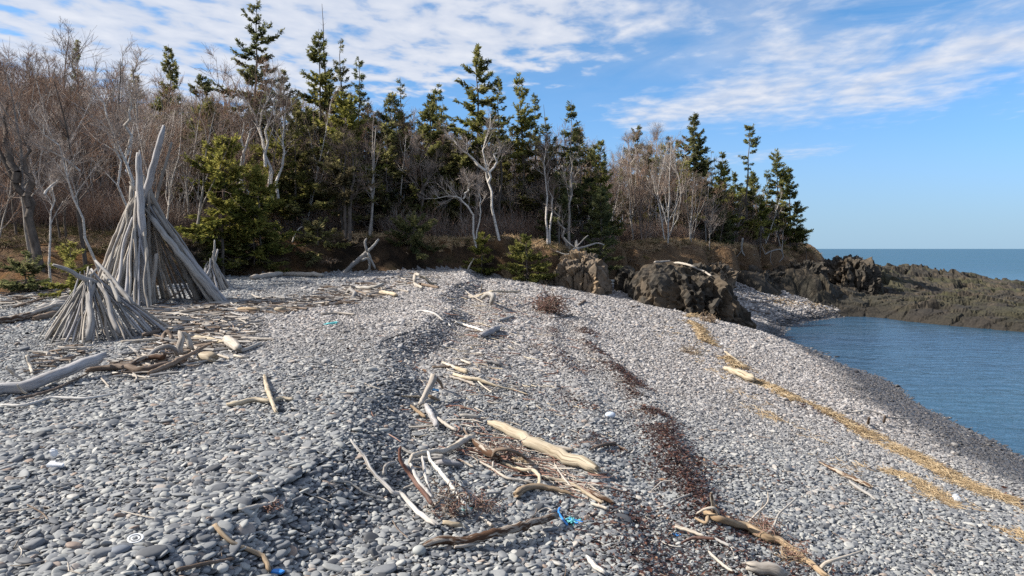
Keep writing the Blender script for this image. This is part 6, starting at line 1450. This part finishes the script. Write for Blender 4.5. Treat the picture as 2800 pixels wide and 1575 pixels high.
# ---------------------------------------------------------------- washed-up litter
def flatmat(name, c, rough=.5, **kw):
    m = newmat(name); n_ = m.noise(m.oc(), 14, 3); col = m.mix(m.rng(n_, .4, .7, 0, .5), c3(*c), c3(*[q * .6 for q in c])); m.out(m.pbr(col, rough, None, .4, **kw)); return m.m
M_BLUE = flatmat('blue_rope', (.03, .20, .55)); M_TEAL = flatmat('teal_net', (.13, .46, .48)); M_FOAM = flatmat('white_foam', (.75, .75, .76), .7); M_PLAST = flatmat('white_plastic', (.7, .7, .7), .35)
def squiggle(center, n, rad, r, seed, hmul=.5):
    g = np.random.default_rng(seed); p = g.normal(0, rad, (n, 3)) * np.array([1, 1, hmul]); p[:, 2] = np.abs(p[:, 2]) + r
    return catmull(p, n * 7), r
def rope(name, label, reg, c, n, rad, r, seed, mat, cat, root=None, hm=.5):
    ctr = G(*zp_(reg, *c)); P, r_ = squiggle(ctr, n, rad, r, seed, hm); V, Fq, gr = tube(P, np.full(len(P), r_), np.random.default_rng(seed), sides=6, rough=.02, knots=0, broken=False)
    o = obj(name, mesh(name, V, Fq, smooth=True, attrs={'grain': gr}), mat, root, ctr if root is None else None)
    if root is None: tag(o, label, cat)
    return o
ro = rope('rope_tangle', 'tangle of teal netting and blue rope by the end of the brown barky log', 'K', (2270, 960), 34, .045, .007, 41, M_TEAL, 'rope', hm=.6)
rope('blue_strand', None, 'K', (2270, 960), 12, .05, .008, 42, M_BLUE, None, ro, .6)
P_, r_ = lay('K', [(2150, 850), (2140, 890), (2180, 960), (2220, 1010)], [22, 26, 20]); V, Fq, gr = tube(catmull(P_, 14), np.full(14, .012), np.random.default_rng(4), sides=6, rough=.02, knots=0, broken=False)
o = obj('rope', mesh('rope', V, Fq, smooth=True, attrs={'grain': gr}), M_BLUE); tag(o, 'bright blue rope end lying left of the teal netting tangle', 'rope')
rope('net_scrap', 'teal net scrap wrapped at the foot of the straight white limb', 'K', (1290, 850), 22, .028, .006, 43, M_TEAL, 'net', hm=.9)
rope('net_scrap', 'pale blue net scrap lying under the white-ended stick', 'L', (815, 1015), 14, .025, .005, 44, M_BLUE, 'net', hm=.4)
rope('net_scrap', 'faint blue rope scrap on the open shingle left of the berm', 'B', (675, 1250), 14, .10, .014, 45, M_TEAL, 'net', hm=.3)
def slab(name, label, ctr, pts, th, mat, cat, yaw=0, tilt=(0, 0)):
    import bmesh
    b = bmesh.new(); vs_ = [b.verts.new((x, y, 0)) for x, y in pts]; f = b.faces.new(vs_); e = bmesh.ops.extrude_face_region(b, geom=[f]); bmesh.ops.translate(b, vec=(0, 0, th), verts=[v for v in e['geom'] if isinstance(v, bmesh.types.BMVert)])
    bmesh.ops.recalc_face_normals(b, faces=b.faces); bmesh.ops.bevel(b, geom=list(b.edges), offset=th * .18, segments=2, affect='EDGES')
    me = bpy.data.meshes.new(name); b.to_mesh(me); b.free(); o = obj(name, me, mat, loc=ctr); o.rotation_euler = (tilt[0], tilt[1], yaw); tag(o, label, cat); return o
p = G(*zp_('G', 490, 520)) + np.array([0, 0, .04]); slab('foam_block', 'broken white foam block lying on the left cobbles', p, [(-.075, -.03), (.08, -.02), (.075, .025), (-.015, .025), (-.02, .06), (-.07, .05)], .035, M_FOAM, 'foam block', .1, (.2, .1))
p = G(*zp_('G', 485, 440)) + np.array([0, 0, .05]); slab('foam_block', 'upright white foam piece behind the broken foam block', p, [(-.035, -.02), (.04, -.015), (.035, .025), (-.03, .03)], .09, M_FOAM, 'foam block', .4, (.1, -.2))
p = G(*zp_('G', 2440, 1450)) + np.array([0, 0, .03]); slab('blue_scrap', 'bright blue plastic scrap beside the orange-brown branch at the bottom edge', p, [(-.05, -.025), (.035, -.03), (.06, .01), (.01, .03), (-.04, .015)], .02, M_BLUE, 'plastic scrap', .2, (.15, .2))
p = G(*zp_('J', 612, 395)) + np.array([0, 0, .03]); slab('blue_scrap', 'dark blue plastic sheet behind the splintered stump', p, [(-.06, -.035), (.07, -.04), (.06, .03), (-.04, .035)], .02, flatmat('dark_blue_plastic', (.01, .07, .17)), 'plastic scrap', .1, (.3, .2))
p = G(*zp_('N', 610, 1240)) + np.array([0, 0, .05]); 
V, Fc = ICO3; o = obj('bluish_stone', mesh('bluish_stone', V * np.array([.095, .075, .055]) * (1 + .25 * fbm(V * 1.2 + 4, 2, 4))[:, None], Fc, smooth=True), flatmat('pale_blue_stone', (.45, .50, .58), .6), loc=p); tag(o, 'pale bluish stone larger than its neighbours beside the seaweed', 'stone')
p = G(*zp_('G', 1040, 1262)) + np.array([0, 0, .03]); o = obj('slate_cobble', mesh('slate_cobble', V * np.array([.085, .05, .032]) * (1 + .15 * fbm(V * 1.1 + 9, 2, 5))[:, None], Fc, smooth=True), flatmat('slate_stone', (.135, .15, .18), .6), loc=p); o.rotation_euler = (.1, -.15, .45); tag(o, 'big smooth slate-blue cobble next to the white plastic ring', 'stone')
p = G(*zp_('K', 840, 1262)) + np.array([0, 0, .05]); o = obj('round_cobble', mesh('round_cobble', V * np.array([.06, .055, .042]) * (1 + .12 * fbm(V * 1.1 + 3, 2, 6))[:, None], Fc, smooth=True), flatmat('grey_stone', (.30, .31, .30), .7), loc=p); tag(o, 'round light grey cobble at the left end of the brown barky log', 'stone')
# white plastic ring
a = np.linspace(0, 2 * PI, 29)[:-1]; p = G(*zp_('G', 1195, 1172)) + np.array([0, 0, .05])
def torus(R0, r0, h=.5):
    b = np.linspace(0, 2 * PI, 9)[:-1]; V = np.array([[(R0 + r0 * math.cos(q_)) * math.cos(t), (R0 + r0 * math.cos(q_)) * math.sin(t), r0 * math.sin(q_) * h] for t in a for q_ in b]); n = len(a)
    Fq = np.array([[i * 8 + j, ((i + 1) % n) * 8 + j, ((i + 1) % n) * 8 + (j + 1) % 8, i * 8 + (j + 1) % 8] for i in range(n) for j in range(8)]); return V, Fq
ringo = obj('plastic_ring', mesh('plastic_ring', *torus(.050, .008), smooth=True), M_PLAST, loc=p); ringo.rotation_euler = (.25, .15, 0); tag(ringo, 'white plastic ring lying on the lower left cobbles', 'plastic ring')
obj('inner_ring', mesh('inner_ring', *torus(.026, .005), smooth=True), M_PLAST, ringo)
# clear bottle
m = newmat('clear_plastic'); m.out(m.pbr(c3(.75, .78, .82), .12, None, .5, **{'Transmission Weight': .65})); M_BOT = m.m
prof = [(0, .0), (.045, .0), (.05, .01), (.05, .15), (.046, .17), (.02, .215), (.016, .22), (.016, .24), (0, .24)]; t = np.linspace(0, 2 * PI, 19)[:-1]
V = np.array([[r_ * math.cos(q_), r_ * math.sin(q_), z_] for r_, z_ in prof for q_ in t]); nn_ = len(t); Fq = np.array([[k * nn_ + i, k * nn_ + (i + 1) % nn_, (k + 1) * nn_ + (i + 1) % nn_, (k + 1) * nn_ + i] for k in range(len(prof) - 1) for i in range(nn_)])
p = G(*zp_('M', 1585, 855)) + np.array([0, 0, .07]); bo = obj('plastic_bottle', mesh('plastic_bottle', V, Fq, smooth=True), M_BOT, loc=p); bo.rotation_euler = (PI / 2 - .05, 0, PI / 2 + PI / 2 - .35); tag(bo, 'clear plastic bottle lying on the right-hand shingle by the straw', 'bottle')
# two dark stubs standing near the thin white branch
for k, (pt, lab) in enumerate([([(835, 192), (838, 160), (842, 125)], 'left of two dark wooden stubs under the thin white forked branch'), ([(965, 182), (970, 145), (976, 110)], 'right of two dark wooden stubs under the thin white forked branch')]):
    drift(lab, 'M', pt, [26, 22, 18], 'brown', 'stub', 'wood_stub', lift=[0, .14, .28], group='dark stubs by the water')
